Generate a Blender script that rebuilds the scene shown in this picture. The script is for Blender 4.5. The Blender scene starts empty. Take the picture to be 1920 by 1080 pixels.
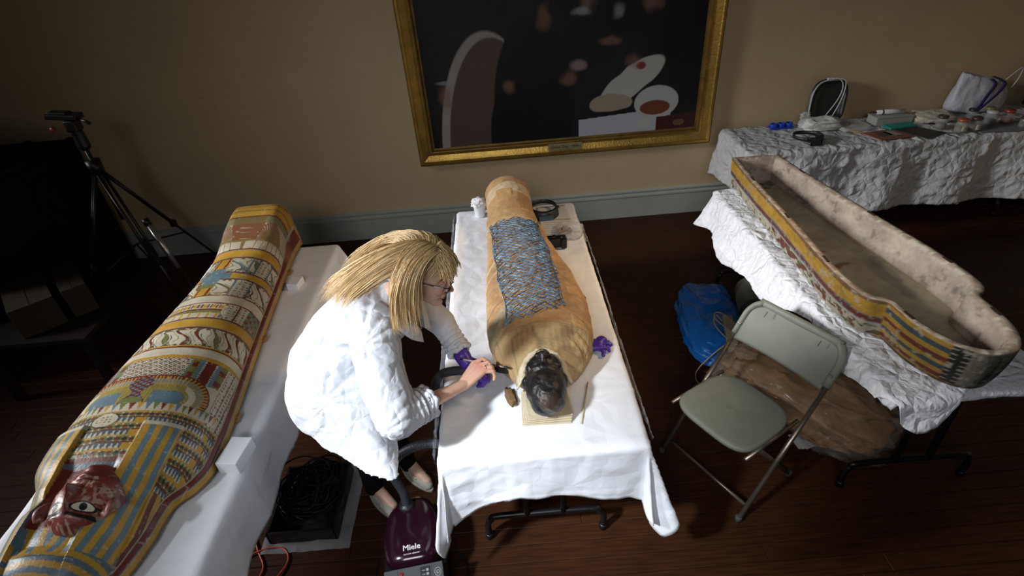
import bpy, math, random
import numpy as np
from mathutils import Vector, Matrix, noise as mn
random.seed(7); rng = np.random.RandomState(7)
PI = math.pi
scene = bpy.context.scene
col = scene.collection

# ---------------------------------------------------------------- camera
camd = bpy.data.cameras.new('camera'); cam = bpy.data.objects.new('camera', camd); col.objects.link(cam)
camd.sensor_width = 36.0; camd.lens = 1021.0 / 1920.0 * 36.0; camd.clip_start = 0.05
_th = math.radians(34.4); _ro = math.atan2(126, 1485)
_F = Vector((0, math.cos(_th), -math.sin(_th))); _R = Vector((1, 0, 0)); _U = _R.cross(_F)
_r = _R * math.cos(_ro) - _U * math.sin(_ro); _u = _R * math.sin(_ro) + _U * math.cos(_ro)
M = Matrix(((_r.x, _u.x, -_F.x, 0), (_r.y, _u.y, -_F.y, 0), (_r.z, _u.z, -_F.z, 2.5), (0, 0, 0, 1)))
cam.matrix_world = M
scene.camera = cam
scene.view_settings.view_transform = 'Standard'; scene.view_settings.look = 'None'
scene.view_settings.gamma = 1.0; scene.view_settings.use_curve_mapping = False
scene.view_settings.exposure = 0.0

# ---------------------------------------------------------------- light
world = bpy.data.worlds.new('world'); scene.world = world; world.use_nodes = True
world.node_tree.nodes['Background'].inputs[0].default_value = (0.75, 0.86, 1.0, 1)
world.node_tree.nodes['Background'].inputs[1].default_value = 0.015

def area(name, loc, target, sx, sy, power, color, spread=180):
    l = bpy.data.lights.new(name, 'AREA'); l.shape = 'RECTANGLE'; l.size = sx; l.size_y = sy
    l.energy = power; l.color = color; l.spread = math.radians(spread)
    o = bpy.data.objects.new(name, l); col.objects.link(o); o.location = loc
    d = Vector(target) - Vector(loc)
    o.rotation_euler = d.to_track_quat('-Z', 'Y').to_euler()
    return o
# the daylight of a tall window high on the left, behind the photographer
area('window_light', (-3.6, -1.0, 5.1), (-0.36, 1.28, 0.85), 0.45, 0.45, 7.6, (0.88, 0.94, 1.0), 17)
# broad daylight from the windows far to the left
area('side_window_light', (-7.4, 1.9, 4.0), (0.15, 2.35, 0.85), 1.5, 1.8, 48, (0.95, 0.97, 1.0), 37)
area('rear_fill_light', (-0.6, -2.2, 3.8), (0.2, 2.4, 0.8), 1.8, 1.0, 13, (0.92, 0.95, 1.0), 70)  # added soft fill from behind the camera, lifts the shaded parts
area('warm_window_light', (3.4, 2.2, 3.6), (0.3, 2.6, 0.8), 0.5, 0.5, 5, (1.0, 0.70, 0.40), 36)

# ---------------------------------------------------------------- helpers
def tag(o, label=None, cat=None, group=None, kind=None):
    if label: o['label'] = label
    if cat: o['category'] = cat
    if group: o['group'] = group
    if kind: o['kind'] = kind
    return o
def empty(name, loc, label=None, cat=None, group=None, rz=0.0):
    o = bpy.data.objects.new(name, None); o.empty_display_size = 0.05
    col.objects.link(o); o.location = loc; o.rotation_euler = (0, 0, rz)
    bpy.context.view_layer.update()
    return tag(o, label, cat, group)
def link(name, me, mats, parent=None, smooth=True):
    """mesh in world coordinates -> object; when parented the child keeps its world place"""
    o = bpy.data.objects.new(name, me); col.objects.link(o)
    if mats is not None:
        for m in (mats if isinstance(mats, (list, tuple)) else [mats]): me.materials.append(m)
    if smooth and len(me.polygons):
        me.polygons.foreach_set('use_smooth', np.ones(len(me.polygons), bool))
    if parent is not None:
        bpy.context.view_layer.update()
        o.parent = parent; o.matrix_parent_inverse = parent.matrix_world.inverted()
    return o
def local(name, me, mats, parent=None, smooth=True, loc=(0, 0, 0)):
    """mesh in the parent's own coordinates"""
    o = link(name, me, mats, None, smooth); o.parent = parent; o.location = loc
    return o
def pymesh(name, V, Fc):
    me = bpy.data.meshes.new(name); me.from_pydata([tuple(map(float, v)) for v in V], [], [tuple(map(int, f)) for f in Fc]); me.update(); return me
def gridmesh(name, P, colors=None, closed_u=False, flip=False):
    """P: (n,m,3) array -> quad mesh, optional per-vertex colours (n,m,3) linear"""
    n, m = P.shape[:2]
    me = bpy.data.meshes.new(name)
    idx = np.arange(n * m).reshape(n, m)
    if closed_u: idx = np.concatenate([idx, idx[:1]], 0)
    a = idx[:-1, :-1]; b = idx[:-1, 1:]; c = idx[1:, 1:]; d = idx[1:, :-1]
    q = np.stack([a, b, c, d] if not flip else [a, d, c, b], -1).reshape(-1, 4)
    me.vertices.add(n * m); me.vertices.foreach_set('co', P.reshape(-1).astype(np.float32))
    me.loops.add(q.size); me.loops.foreach_set('vertex_index', q.reshape(-1).astype(np.int32))
    me.polygons.add(len(q)); me.polygons.foreach_set('loop_start', (np.arange(len(q)) * 4).astype(np.int32))
    me.update(calc_edges=True)
    if colors is not None:
        at = me.color_attributes.new('Col', 'FLOAT_COLOR', 'POINT')
        cc = np.ones((n * m, 4), np.float32); cc[:, :3] = colors.reshape(-1, 3)
        at.data.foreach_set('color', cc.reshape(-1))
    return me
def vcol(me, colors):
    at = me.color_attributes.new('Col', 'FLOAT_COLOR', 'POINT')
    cc = np.ones((len(me.vertices), 4), np.float32); cc[:, :3] = colors
    at.data.foreach_set('color', cc.reshape(-1))
def coords(me):
    a = np.empty(len(me.vertices) * 3, np.float32); me.vertices.foreach_get('co', a); return a.reshape(-1, 3)
def setcoords(me, a):
    me.vertices.foreach_set('co', a.reshape(-1).astype(np.float32)); me.update()
def normals(me):
    a = np.empty(len(me.vertices) * 3, np.float32); me.vertex_normals.foreach_get('vector', a); return a.reshape(-1, 3)

_lat = np.random.RandomState(3).rand(256, 256)
def vn(x, y, sc=1.0, seed=0):
    x = np.asarray(x, float) * sc + seed * 17.31; y = np.asarray(y, float) * sc + seed * 9.17
    xi = np.floor(x).astype(int); yi = np.floor(y).astype(int); fx = x - xi; fy = y - yi
    fx = fx * fx * (3 - 2 * fx); fy = fy * fy * (3 - 2 * fy)
    g = lambda i, j: _lat[i & 255, j & 255]
    return (g(xi, yi) * (1 - fx) + g(xi + 1, yi) * fx) * (1 - fy) + (g(xi, yi + 1) * (1 - fx) + g(xi + 1, yi + 1) * fx) * fy
def ridge(x, y, sc, seed=0):
    return 1 - np.abs(2 * vn(x, y, sc, seed) - 1)
def crumple(x, y, sc, seed=0):
    wx = x + 0.25 / sc * vn(x, y, sc * .8, seed + 5); wy = y + 0.25 / sc * vn(x, y, sc * .8, seed + 6)
    return (ridge(wx, wy, sc, seed) ** 2 - .4) + .5 * (ridge(wx, wy, sc * 2.1, seed + 1) ** 2 - .4) + .25 * (ridge(wx, wy, sc * 4.3, seed + 2) - .5)
def interp(t, xs, ys): return np.interp(t, xs, ys)
def smooth_interp(t, xs, ys):
    """monotone-ish cubic through points (catmull-rom)"""
    xs = np.array(xs, float); ys = np.array(ys, float)
    m = np.gradient(ys, xs); t = np.clip(t, xs[0], xs[-1])
    i = np.clip(np.searchsorted(xs, t) - 1, 0, len(xs) - 2)
    h = xs[i + 1] - xs[i]; u = (t - xs[i]) / h
    return (2*u**3-3*u**2+1)*ys[i] + (u**3-2*u**2+u)*h*m[i] + (-2*u**3+3*u**2)*ys[i+1] + (u**3-u**2)*h*m[i+1]

class MB:
    def __init__(s): s.v = []; s.f = []
    def add(s, V, F):
        o = len(s.v); s.v += [tuple(v) for v in V]; s.f += [tuple(i + o for i in f) for f in F]; return s
    def box(s, c, d, R=None):
        V = []
        for z in (-1, 1):
            for x, y in ((-1, -1), (1, -1), (1, 1), (-1, 1)):
                p = Vector((x * d[0] / 2, y * d[1] / 2, z * d[2] / 2))
                if R is not None: p = R @ p
                V.append(p + Vector(c))
        return s.add(V, [(3, 2, 1, 0), (4, 5, 6, 7), (0, 1, 5, 4), (1, 2, 6, 5), (2, 3, 7, 6), (3, 0, 4, 7)])
    def tube(s, pts, r, n=10, closed=False, cap=True, flat=1.0):
        pts = [Vector(p) for p in pts]; N = len(pts)
        rs = r if isinstance(r, (list, tuple)) else [r] * N
        V = []; F = []; prev = None
        for i, p in enumerate(pts):
            a = pts[(i - 1) % N] if (closed or i > 0) else p
            b = pts[(i + 1) % N] if (closed or i < N - 1) else p
            t = (b - a).normalized()
            if prev is None:
                up = Vector((0, 0, 1)) if abs(t.z) < .9 else Vector((1, 0, 0))
                x = t.cross(up).normalized()
            else:
                x = (prev - t * prev.dot(t)).normalized()
            prev = x; y = t.cross(x)
            for k in range(n):
                q = 2 * PI * k / n
                V.append(p + (x * math.cos(q) + y * math.sin(q) * flat) * rs[i])
        for i in range(N if closed else N - 1):
            for k in range(n):
                a = i * n + k; b = i * n + (k + 1) % n; c = ((i + 1) % N) * n + (k + 1) % n; d = ((i + 1) % N) * n + k
                F.append((a, b, c, d))
        if cap and not closed:
            F.append(tuple(range(n - 1, -1, -1))); F.append(tuple((N - 1) * n + k for k in range(n)))
        return s.add(V, F)
    def lathe(s, prof, c=(0, 0, 0), n=24, sx=1, sy=1, cap=True):
        V = []; F = []
        for (r, z) in prof:
            for k in range(n):
                q = 2 * PI * k / n; V.append((c[0] + r * sx * math.cos(q), c[1] + r * sy * math.sin(q), c[2] + z))
        for i in range(len(prof) - 1):
            for k in range(n):
                F.append((i * n + k, i * n + (k + 1) % n, (i + 1) * n + (k + 1) % n, (i + 1) * n + k))
        if cap:
            F.append(tuple(range(n - 1, -1, -1))); F.append(tuple((len(prof) - 1) * n + k for k in range(n)))
        return s.add(V, F)
    def prism(s, poly, z0, z1):
        n = len(poly); V = [(x, y, z0) for x, y in poly] + [(x, y, z1) for x, y in poly]
        F = [tuple(range(n - 1, -1, -1)), tuple(range(n, 2 * n))] + [(i, (i + 1) % n, n + (i + 1) % n, n + i) for i in range(n)]
        return s.add(V, F)
    def cone(s, a, b, ra, rb, n=16, rings=5, bas=None, fl=1.0):
        """rounded cone: a tapered capsule, optional flattening fl along the basis vector bas"""
        a = Vector(a); b = Vector(b); t = (b - a); L = t.length; t = t.normalized() if L > 1e-6 else Vector((0, 0, 1))
        if bas is None: bas = Vector((0, 0, 1)) if abs(t.z) < .9 else Vector((1, 0, 0))
        y = Vector(bas); y = (y - t * y.dot(t)).normalized(); x = y.cross(t)
        V = []; F = []; R = []
        for i in range(rings + 1):
            q = -PI / 2 + PI / 2 * i / rings; R.append((a + t * ra * math.sin(q), max(ra * math.cos(q), 1e-4)))
        for i in range(rings + 1):
            q = PI / 2 * i / rings; R.append((b + t * rb * math.sin(q), max(rb * math.cos(q), 1e-4)))
        for p, r in R:
            for k in range(n):
                q = 2 * PI * k / n; V.append(p + x * r * math.cos(q) + y * r * fl * math.sin(q))
        for i in range(len(R) - 1):
            for k in range(n):
                F.append((i * n + k, i * n + (k + 1) % n, (i + 1) * n + (k + 1) % n, (i + 1) * n + k))
        F.append(tuple(range(n - 1, -1, -1))); F.append(tuple((len(R) - 1) * n + k for k in range(n)))
        return s.add(V, F)
    def ell(s, c, r, R=None, n=20, m=12):
        V = []; F = []
        for i in range(m + 1):
            q = -PI / 2 + PI * i / m; rr = max(math.cos(q), 1e-3)
            for k in range(n):
                a = 2 * PI * k / n; p = Vector((r[0] * rr * math.cos(a), r[1] * rr * math.sin(a), r[2] * math.sin(q)))
                if R is not None: p = R @ p
                V.append(p + Vector(c))
        for i in range(m):
            for k in range(n):
                F.append((i * n + k, i * n + (k + 1) % n, (i + 1) * n + (k + 1) % n, (i + 1) * n + k))
        F.append(tuple(range(n - 1, -1, -1))); F.append(tuple(m * n + k for k in range(n)))
        return s.add(V, F)
    def mesh(s, name='m'): return pymesh(name, s.v, s.f)
    def obj(s, name, mat, parent=None, smooth=True, bevel=0, seg=2):
        o = link(name, s.mesh(name), mat, parent, smooth)
        if bevel:
            b = o.modifiers.new('bevel', 'BEVEL'); b.width = bevel; b.segments = seg; b.limit_method = 'ANGLE'; b.angle_limit = math.radians(40)
            b.harden_normals = False
            w = o.modifiers.new('wn', 'WEIGHTED_NORMAL')
        return o
    def blob(s, voxel=.01, it=6, fac=.5):
        """voxel union of everything added, smoothed; returns a mesh"""
        me = s.mesh('blob'); o = bpy.data.objects.new('blob', me); col.objects.link(o)
        r = o.modifiers.new('r', 'REMESH'); r.mode = 'VOXEL'; r.voxel_size = voxel; r.adaptivity = 0
        if it:
            m = o.modifiers.new('s', 'SMOOTH'); m.iterations = it; m.factor = fac
        dg = bpy.context.evaluated_depsgraph_get(); dg.update()
        out = bpy.data.meshes.new_from_object(o.evaluated_get(dg), depsgraph=dg)
        bpy.data.objects.remove(o); bpy.data.meshes.remove(me)
        return out
def tri_fix(o, sharp=35):
    """smooth shading with hard edges kept, on low-poly hard objects"""
    me = o.data
    me.set_sharp_from_angle(angle=math.radians(sharp)); return o

# ---------------------------------------------------------------- materials
def mat(name, c, rough=.6, metal=0, spec=.5, var=0, vscale=8, bump=0, bscale=60, attr=False, c2=None, kind='noise',
        trans=0, alpha=1, sss=0, coat=0, sheen=0, stretch=(1, 1, 1), detail=6, em=None):
    m = bpy.data.materials.new(name); m.use_nodes = True; nt = m.node_tree; b = nt.nodes['Principled BSDF']
    b.inputs['Base Color'].default_value = (*c, 1); b.inputs['Roughness'].default_value = rough
    b.inputs['Metallic'].default_value = metal; b.inputs['Specular IOR Level'].default_value = spec
    b.inputs['Transmission Weight'].default_value = trans; b.inputs['Alpha'].default_value = alpha
    b.inputs['Coat Weight'].default_value = coat; b.inputs['Sheen Weight'].default_value = sheen
    if sss:
        b.inputs['Subsurface Weight'].default_value = sss; b.inputs['Subsurface Radius'].default_value = (.02, .008, .004)
        b.inputs['Subsurface Scale'].default_value = 1.0
    tc = nt.nodes.new('ShaderNodeTexCoord'); mp = nt.nodes.new('ShaderNodeMapping'); mp.inputs['Scale'].default_value = stretch
    nt.links.new(tc.outputs['Object'], mp.inputs[0])
    base = None
    if attr:
        a = nt.nodes.new('ShaderNodeAttribute'); a.attribute_name = 'Col'; base = a.outputs['Color']
    if var or c2:
        n = nt.nodes.new('ShaderNodeTexNoise'); n.inputs['Scale'].default_value = vscale; n.inputs['Detail'].default_value = detail
        n.inputs['Roughness'].default_value = .62
        nt.links.new(mp.outputs[0], n.inputs['Vector'])
        r = nt.nodes.new('ShaderNodeMapRange'); r.inputs[1].default_value = .32; r.inputs[2].default_value = .68
        nt.links.new(n.outputs['Fac'], r.inputs[0])
        mx = nt.nodes.new('ShaderNodeMix'); mx.data_type = 'RGBA'
        if c2:
            mx.inputs[6].default_value = (*c, 1); mx.inputs[7].default_value = (*c2, 1)
            if base: nt.links.new(base, mx.inputs[6])
            nt.links.new(r.outputs[0], mx.inputs[0])
            if base or var: 
                r.inputs[4].default_value = var if var else 1
        else:
            mx.blend_type = 'MULTIPLY'; mx.inputs[0].default_value = 1
            r.inputs[3].default_value = 1 - var; r.inputs[4].default_value = 1 + var * .4
            if base: nt.links.new(base, mx.inputs[6])
            else: mx.inputs[6].default_value = (*c, 1)
            nt.links.new(r.outputs[0], mx.inputs[7])
        base = mx.outputs[2]
    if base: nt.links.new(base, b.inputs['Base Color'])
    if bump:
        if kind == 'crinkle':
            n2 = nt.nodes.new('ShaderNodeTexVoronoi'); n2.feature = 'DISTANCE_TO_EDGE'; n2.inputs['Scale'].default_value = bscale
            n0 = nt.nodes.new('ShaderNodeTexNoise'); n0.inputs['Scale'].default_value = bscale * .5; n0.inputs['Detail'].default_value = 3
            nt.links.new(mp.outputs[0], n0.inputs['Vector'])
            ad = nt.nodes.new('ShaderNodeMix'); ad.data_type = 'VECTOR'; ad.inputs[0].default_value = .12
            nt.links.new(mp.outputs[0], ad.inputs[4]); nt.links.new(n0.outputs['Color'], ad.inputs[5])
            nt.links.new(ad.outputs[1], n2.inputs['Vector']); h = n2.outputs['Distance']
        else:
            n2 = nt.nodes.new('ShaderNodeTexNoise'); n2.inputs['Scale'].default_value = bscale; n2.inputs['Detail'].default_value = 5
            nt.links.new(mp.outputs[0], n2.inputs['Vector']); h = n2.outputs['Fac']
        bp = nt.nodes.new('ShaderNodeBump'); bp.inputs['Strength'].default_value = bump; bp.inputs['Distance'].default_value = .03 if kind == 'crinkle' else .01
        nt.links.new(h, bp.inputs['Height']); nt.links.new(bp.outputs[0], b.inputs['Normal'])
    if em: b.inputs['Emission Color'].default_value = (*em[0], 1); b.inputs['Emission Strength'].default_value = em[1]
    return m
MT = {}
MT['wall'] = mat('wall_paint', (.56, .415, .235), .75, var=.05, vscale=3, bump=.05, bscale=160)
MT['trim'] = mat('trim_paint', (.38, .40, .34), .5, var=.06, vscale=5, bump=.03, bscale=80)
MT['plank'] = mat('floor_board', (.042, .0135, .004), .5, var=.5, vscale=6, bump=.12, bscale=14, stretch=(1, 14, 1), spec=.2)
MT['subfloor'] = mat('floor_gap', (.012, .005, .003), .8)
MT['gold'] = mat('gilt', (.55, .33, .07), .38, metal=.75, var=.35, vscale=7, bump=.25, bscale=60, stretch=(1, 1, 1))
MT['gold_dark'] = mat('gilt_worn', (.22, .12, .025), .5, metal=.6, var=.4, vscale=9, bump=.3, bscale=80)
MT['cloth'] = mat('sheet_fabric', (.80, .81, .84), .75, var=.04, vscale=5, bump=.22, bscale=9, kind='crinkle', sheen=.1)
MT['cloth2'] = mat('sheet_fabric_smooth', (.80, .81, .84), .7, var=.05, vscale=4, bump=.12, bscale=9, kind='crinkle', sheen=.1)
MT['crumple'] = mat('crumpled_sheet', (.78, .78, .80), .72, var=.05, vscale=6, bump=.8, bscale=16, kind='crinkle')
MT['crumple_shaded'] = mat('crumpled_sheet_shaded', (.52, .51, .51), .75, var=.12, vscale=5, bump=.8, bscale=13, kind='crinkle')  # darker copy of the crumpled sheet, the wall table's shade put into its colour
MT['coat'] = mat('coat_fabric', (.57, .59, .63), .7, var=.03, vscale=6, bump=.42, bscale=15, kind='crinkle')
MT['black'] = mat('black_metal', (.006, .006, .007), .35, spec=.4, var=.2)
MT['blackplastic'] = mat('black_plastic', (.010, .010, .012), .4, spec=.4, var=.2, bump=.05)
MT['darkwood'] = mat('dark_wood', (.010, .006, .004), .8, var=.4, vscale=5, stretch=(1, 8, 1), bump=.1, spec=.08)
MT['batting'] = mat('polyester_batting', (.80, .79, .82), .95, var=.06, vscale=12, bump=.9, bscale=55, sheen=.3)
# ================================================================ SETTING
def struct(name, mb, m, **k):
    o = mb.obj(name, m, None, **k); o['kind'] = 'structure'; return o
XL, XR, YN, YW = -8.0, 5.2, -3.0, 4.72
fl = struct('floor', MB().box(((XL + XR) / 2, (YN + YW) / 2, -.035), (XR - XL, YW - YN, .05)), MT['subfloor'], smooth=False)
W = .088
lens_ = [1.5, 1.85, 2.2, 2.6]
pm = {}
for L in lens_:
    m_ = MB(); b = .0022
    m_.add([(0, 0, -.01), (L, 0, -.01), (L, W - .0016, -.01), (0, W - .0016, -.01),
            (0, 0, -b), (L, 0, -b), (L, W - .0016, -b), (0, W - .0016, -b),
            (b, b, 0), (L - b, b, 0), (L - b, W - .0016 - b, 0), (b, W - .0016 - b, 0)],
           [(3, 2, 1, 0), (0, 1, 5, 4), (1, 2, 6, 5), (2, 3, 7, 6), (3, 0, 4, 7), (4, 5, 9, 8), (5, 6, 10, 9), (6, 7, 11, 10), (7, 4, 8, 11), (8, 9, 10, 11)])
    me = m_.mesh('plank'); me.materials.append(MT['plank']); pm[L] = me
pr = random.Random(4)
for r in range(46):
    y = YW - (r + 1) * W; x = -4.7 - pr.random() * 1.2
    while x < XR:
        L = pr.choice(lens_)
        if x < XR - .05:
            o = bpy.data.objects.new('plank', pm[L]); col.objects.link(o)
            o.parent = fl; o.location = (x, y, 0.0)
        x += L + .0015
wb = struct('wall_back', MB().box(((XL + XR) / 2, YW + .06, 1.9), (XR - XL, .12, 3.9)), MT['wall'], smooth=False)
wl = struct('wall_left', MB().box((XL - .06, (YN + YW) / 2, 1.9), (.12, YW - YN, 3.9)), MT['wall'], smooth=False)
wr = struct('wall_right', MB().box((XR + .06, (YN + YW) / 2, 1.9), (.12, YW - YN, 3.9)), MT['wall'], smooth=False)
# skirting: a profile run along the wall
def skirting(name, x0, x1):
    pr_ = [(0, 0), (-.022, 0), (-.022, .205), (-.030, .212), (-.030, .228), (-.018, .238), (-.018, .25), (-.026, .256), (-.026, .268), (-.012, .275), (0, .278)]
    V = []; n = len(pr_)
    for x in (x0, x1):
        for dy, z in pr_: V.append((x, YW + dy, z))
    F = [(i, (i + 1) % n, n + (i + 1) % n, n + i) for i in range(n)] + [tuple(range(n)), tuple(range(2 * n - 1, n - 1, -1))]
    o = link(name, pymesh(name, V, F), MT['trim'], None, False); o['kind'] = 'structure'; return o
skirting('baseboard_back', XL, XR)
# blank wall plate
t = empty('wall_plate', (-2.47, YW, 1.31), 'blank rectangular cover plate painted like the wall, above the tripod', 'wall plate')
MB().box((-2.47, YW - .004, 1.372), (.25, .008, .12)).obj('plate', MT['wall'], t, smooth=False, bevel=.003)
for dx in (-.105, .105): MB().tube([(-2.47 + dx, YW - .008, 1.372), (-2.47 + dx, YW - .0105, 1.372)], .004, 10).obj('screw', MT['trim'], t)

# ================================================================ PAINTING
def painting():
    x0, x1, z0, z1 = -.72, 1.87, .695, 2.62
    t = empty('framed_painting', ((x0 + x1) / 2, YW, z0), 'large dark oil painting in a wide gilded frame hung on the wall', 'painting')
    prof = [(0, 0), (0, .045), (.012, .058), (.030, .060), (.038, .050), (.050, .044), (.085, .030), (.104, .034), (.112, .042), (.122, .038), (.130, .022), (.145, .018), (.150, .004)]
    def rail(ax):
        # corner points for each profile offset
        V = []; F = []; n = len(prof)
        A = {'bottom': ((x0, z0, 1, 1), (x1, z0, -1, 1)), 'top': ((x1, z1, -1, -1), (x0, z1, 1, -1)), 'left': ((x0, z1, 1, -1), (x0, z0, 1, 1)), 'right': ((x1, z0, -1, 1), (x1, z1, -1, -1))}[ax]
        for (cx, cz, sx, sz) in A:
            for d, h in prof: V.append((cx + sx * d, YW - h - .002, cz + sz * d))
        F = [(i, i + 1, n + i + 1, n + i) for i in range(n - 1)] + [tuple(range(n)), tuple(range(2 * n - 1, n - 1, -1))]
        me = pymesh('frame_rail', V, F); o = link('frame_rail', me, [MT['gold'], MT['gold_dark']], t, False)
        for p in me.polygons:
            if p.index in (0, 1, 8, 9, 10, 11): p.material_index = 1
        return o
    for a in ('bottom', 'left', 'right', 'top'): rail(a)
    # canvas: plain generic dark composition of soft shapes
    nx, nz = 460, 330
    X, Z = np.meshgrid(np.linspace(x0 + .14, x1 - .14, nx), np.linspace(z0 + .14, z1 - .14, nz))
    U = (X - x0 - .14) / (x1 - x0 - .28) ; V_ = (Z - z0 - .14)
    C = np.zeros(X.shape + (3,)); C[:] = (.006, .006, .007)
    C += (vn(X, Z, 5, 2) * .006)[..., None]
    def put(mask, c, a=1.0):
        mm = np.clip(mask, 0, 1)[..., None] * a; C[:] = C * (1 - mm) + np.array(c) * mm
    def soft(d, w=.012): return .5 - d / w
    # curved brown screen with a pale edge
    q = np.hypot((X + .02) / .42, (V_ + .18) / 1.05); q2 = np.hypot((X + .06) / .45, (V_ + .18) / 1.10)
    put(soft((q2 - 1), .02) * (X < .10), (.30, .27, .24)); put(soft((q - 1), .02) * (X < .10) , (.085, .055, .042))
    # dark rounded mass in front
    put(soft(np.hypot((X - .32) / .34, (V_ - .25) / .75) - 1, .03), (.006, .006, .008))
    put(soft(np.hypot((X - .15) / .22, (V_ - .02) / .5) - 1, .03), (.005, .005, .006))
    # pale drape tumbling to a table
    a = .62; rx = (X - 1.12) * math.cos(a) + (V_ - .42) * math.sin(a); rz = -(X - 1.12) * math.sin(a) + (V_ - .42) * math.cos(a)
    put(soft(np.hypot(rx / .36, rz / .11) - 1 + .25 * (vn(X, Z, 9, 3) - .5), .08), (.42, .40, .37))
    put(soft(np.hypot((X - .97) / .17, (V_ - .27) / .075) - 1 + .3 * (vn(X, Z, 9, 5) - .5), .06), (.30, .25, .18))
    put(soft(np.hypot((X - 1.22) / .04, (V_ - .56) / .03) - 1, .3), (.20, .03, .025))
    # white table cloth, bowl, cup, box
    tb = (X > .70) & (X < 1.5) & (V_ < .15 + .06 * (X - .7)); put(tb * 1.0, (.40, .41, .45))
    put(soft(np.hypot((X - 1.37) / .19, (V_ - .25) / .14) - 1, .04), (.42, .42, .40)); put(soft(np.hypot((X - 1.36) / .13, (V_ - .205) / .062) - 1, .04), (.15, .045, .025))
    put(soft(np.hypot((X - 1.27) / .065, (V_ - .075) / .045) - 1, .06), (.46, .44, .38))
    put(((X > 1.38) & (V_ < .12 + .06 * (X - 1.38))) * 1.0, (.05, .012, .012))
    put(soft(np.hypot((X - 1.58) / .05, (V_ - .06) / .028) - 1, .1), (.12, .08, .04))
    # warm and pale accents in the gloom
    for cx, cz, rx_, rz_, c in [(-.42, .42, .05, .08, (.22, .11, .07)), (.12, .49, .045, .045, (.22, .11, .07)), (.62, .51, .06, .05, (.20, .10, .06)), (.70, .60, .06, .035, (.34, .24, .24)),
                                (.95, .77, .09, .03, (.20, .11, .07)), (1.16, .60, .055, .05, (.22, .11, .07)), (.42, .98, .05, .09, (.20, .10, .065)), (.78, 1.12, .06, .11, (.22, .13, .10)), (1.28, 1.02, .08, .05, (.24, .13, .09)),
                                (.72, 1.0, .06, .025, (.36, .36, .36)), (1.02, .98, .04, .05, (.30, .28, .26)), (1.58, 1.15, .05, .10, (.16, .08, .05)), (1.12, 1.22, .06, .07, (.22, .14, .06)), (-.40, .55, .06, .012, (.3, .3, .3))]:
        put(soft(np.hypot((X - cx) / rx_, (V_ - cz) / rz_) - 1 + .7 * (vn(X, Z, 18, 8) - .5), .9), c, .62)
    P = np.stack([X, np.full_like(X, YW - .02), Z], -1)
    cm = mat('oil_paint', (0, 0, 0), .45, attr=True, bump=.1, bscale=120, spec=.3)
    link('canvas', gridmesh('canvas', P, C), cm, t)
    # name plate
    brass = mat('brass_plate', (.42, .36, .17), .4, metal=.5, var=.1, vscale=12)
    ink = mat('engraving', (.03, .022, .01), .7)
    px, pz = .575, .772
    MB().box((px, YW - .060, pz), (.30, .006, .068)).obj('name_plate', brass, t, smooth=False, bevel=.002)
    pl = [o for o in t.children if o.name.startswith('name_plate')][0]
    def text(s, size, loc, nm='lettering', m=ink, ext=.0004, rot=(PI / 2, 0, 0), parent=pl):
        return lettering(s, size, loc, rot, m, parent, ext)
    text('Ether Day, 1846', .036, (px, YW - .0637, pz + .003)); text('Warren & Lucia Prosperi', .011, (px, YW - .0637, pz - .024))
    for dx in (-.128, .128): MB().tube([(px + dx, YW - .062, pz), (px + dx, YW - .066, pz)], .004, 10).obj('screw', ink, pl)
def lettering(s, size, loc, rot, m, parent, ext=.0004, align='CENTER', R=None):
    cu = bpy.data.curves.new('txt', 'FONT'); cu.body = s; cu.size = size; cu.align_x = align; cu.align_y = 'CENTER'; cu.extrude = ext; cu.resolution_u = 2
    o = bpy.data.objects.new('txt', cu); col.objects.link(o)
    dg = bpy.context.evaluated_depsgraph_get(); dg.update()
    me = bpy.data.meshes.new_from_object(o.evaluated_get(dg), depsgraph=dg); bpy.data.objects.remove(o)
    Mx = Matrix.Translation(loc) @ (R if R is not None else __import__('mathutils').Euler(rot).to_matrix().to_4x4())
    me.transform(Mx)
    return link('lettering', me, m, parent, False)
painting()
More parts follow.
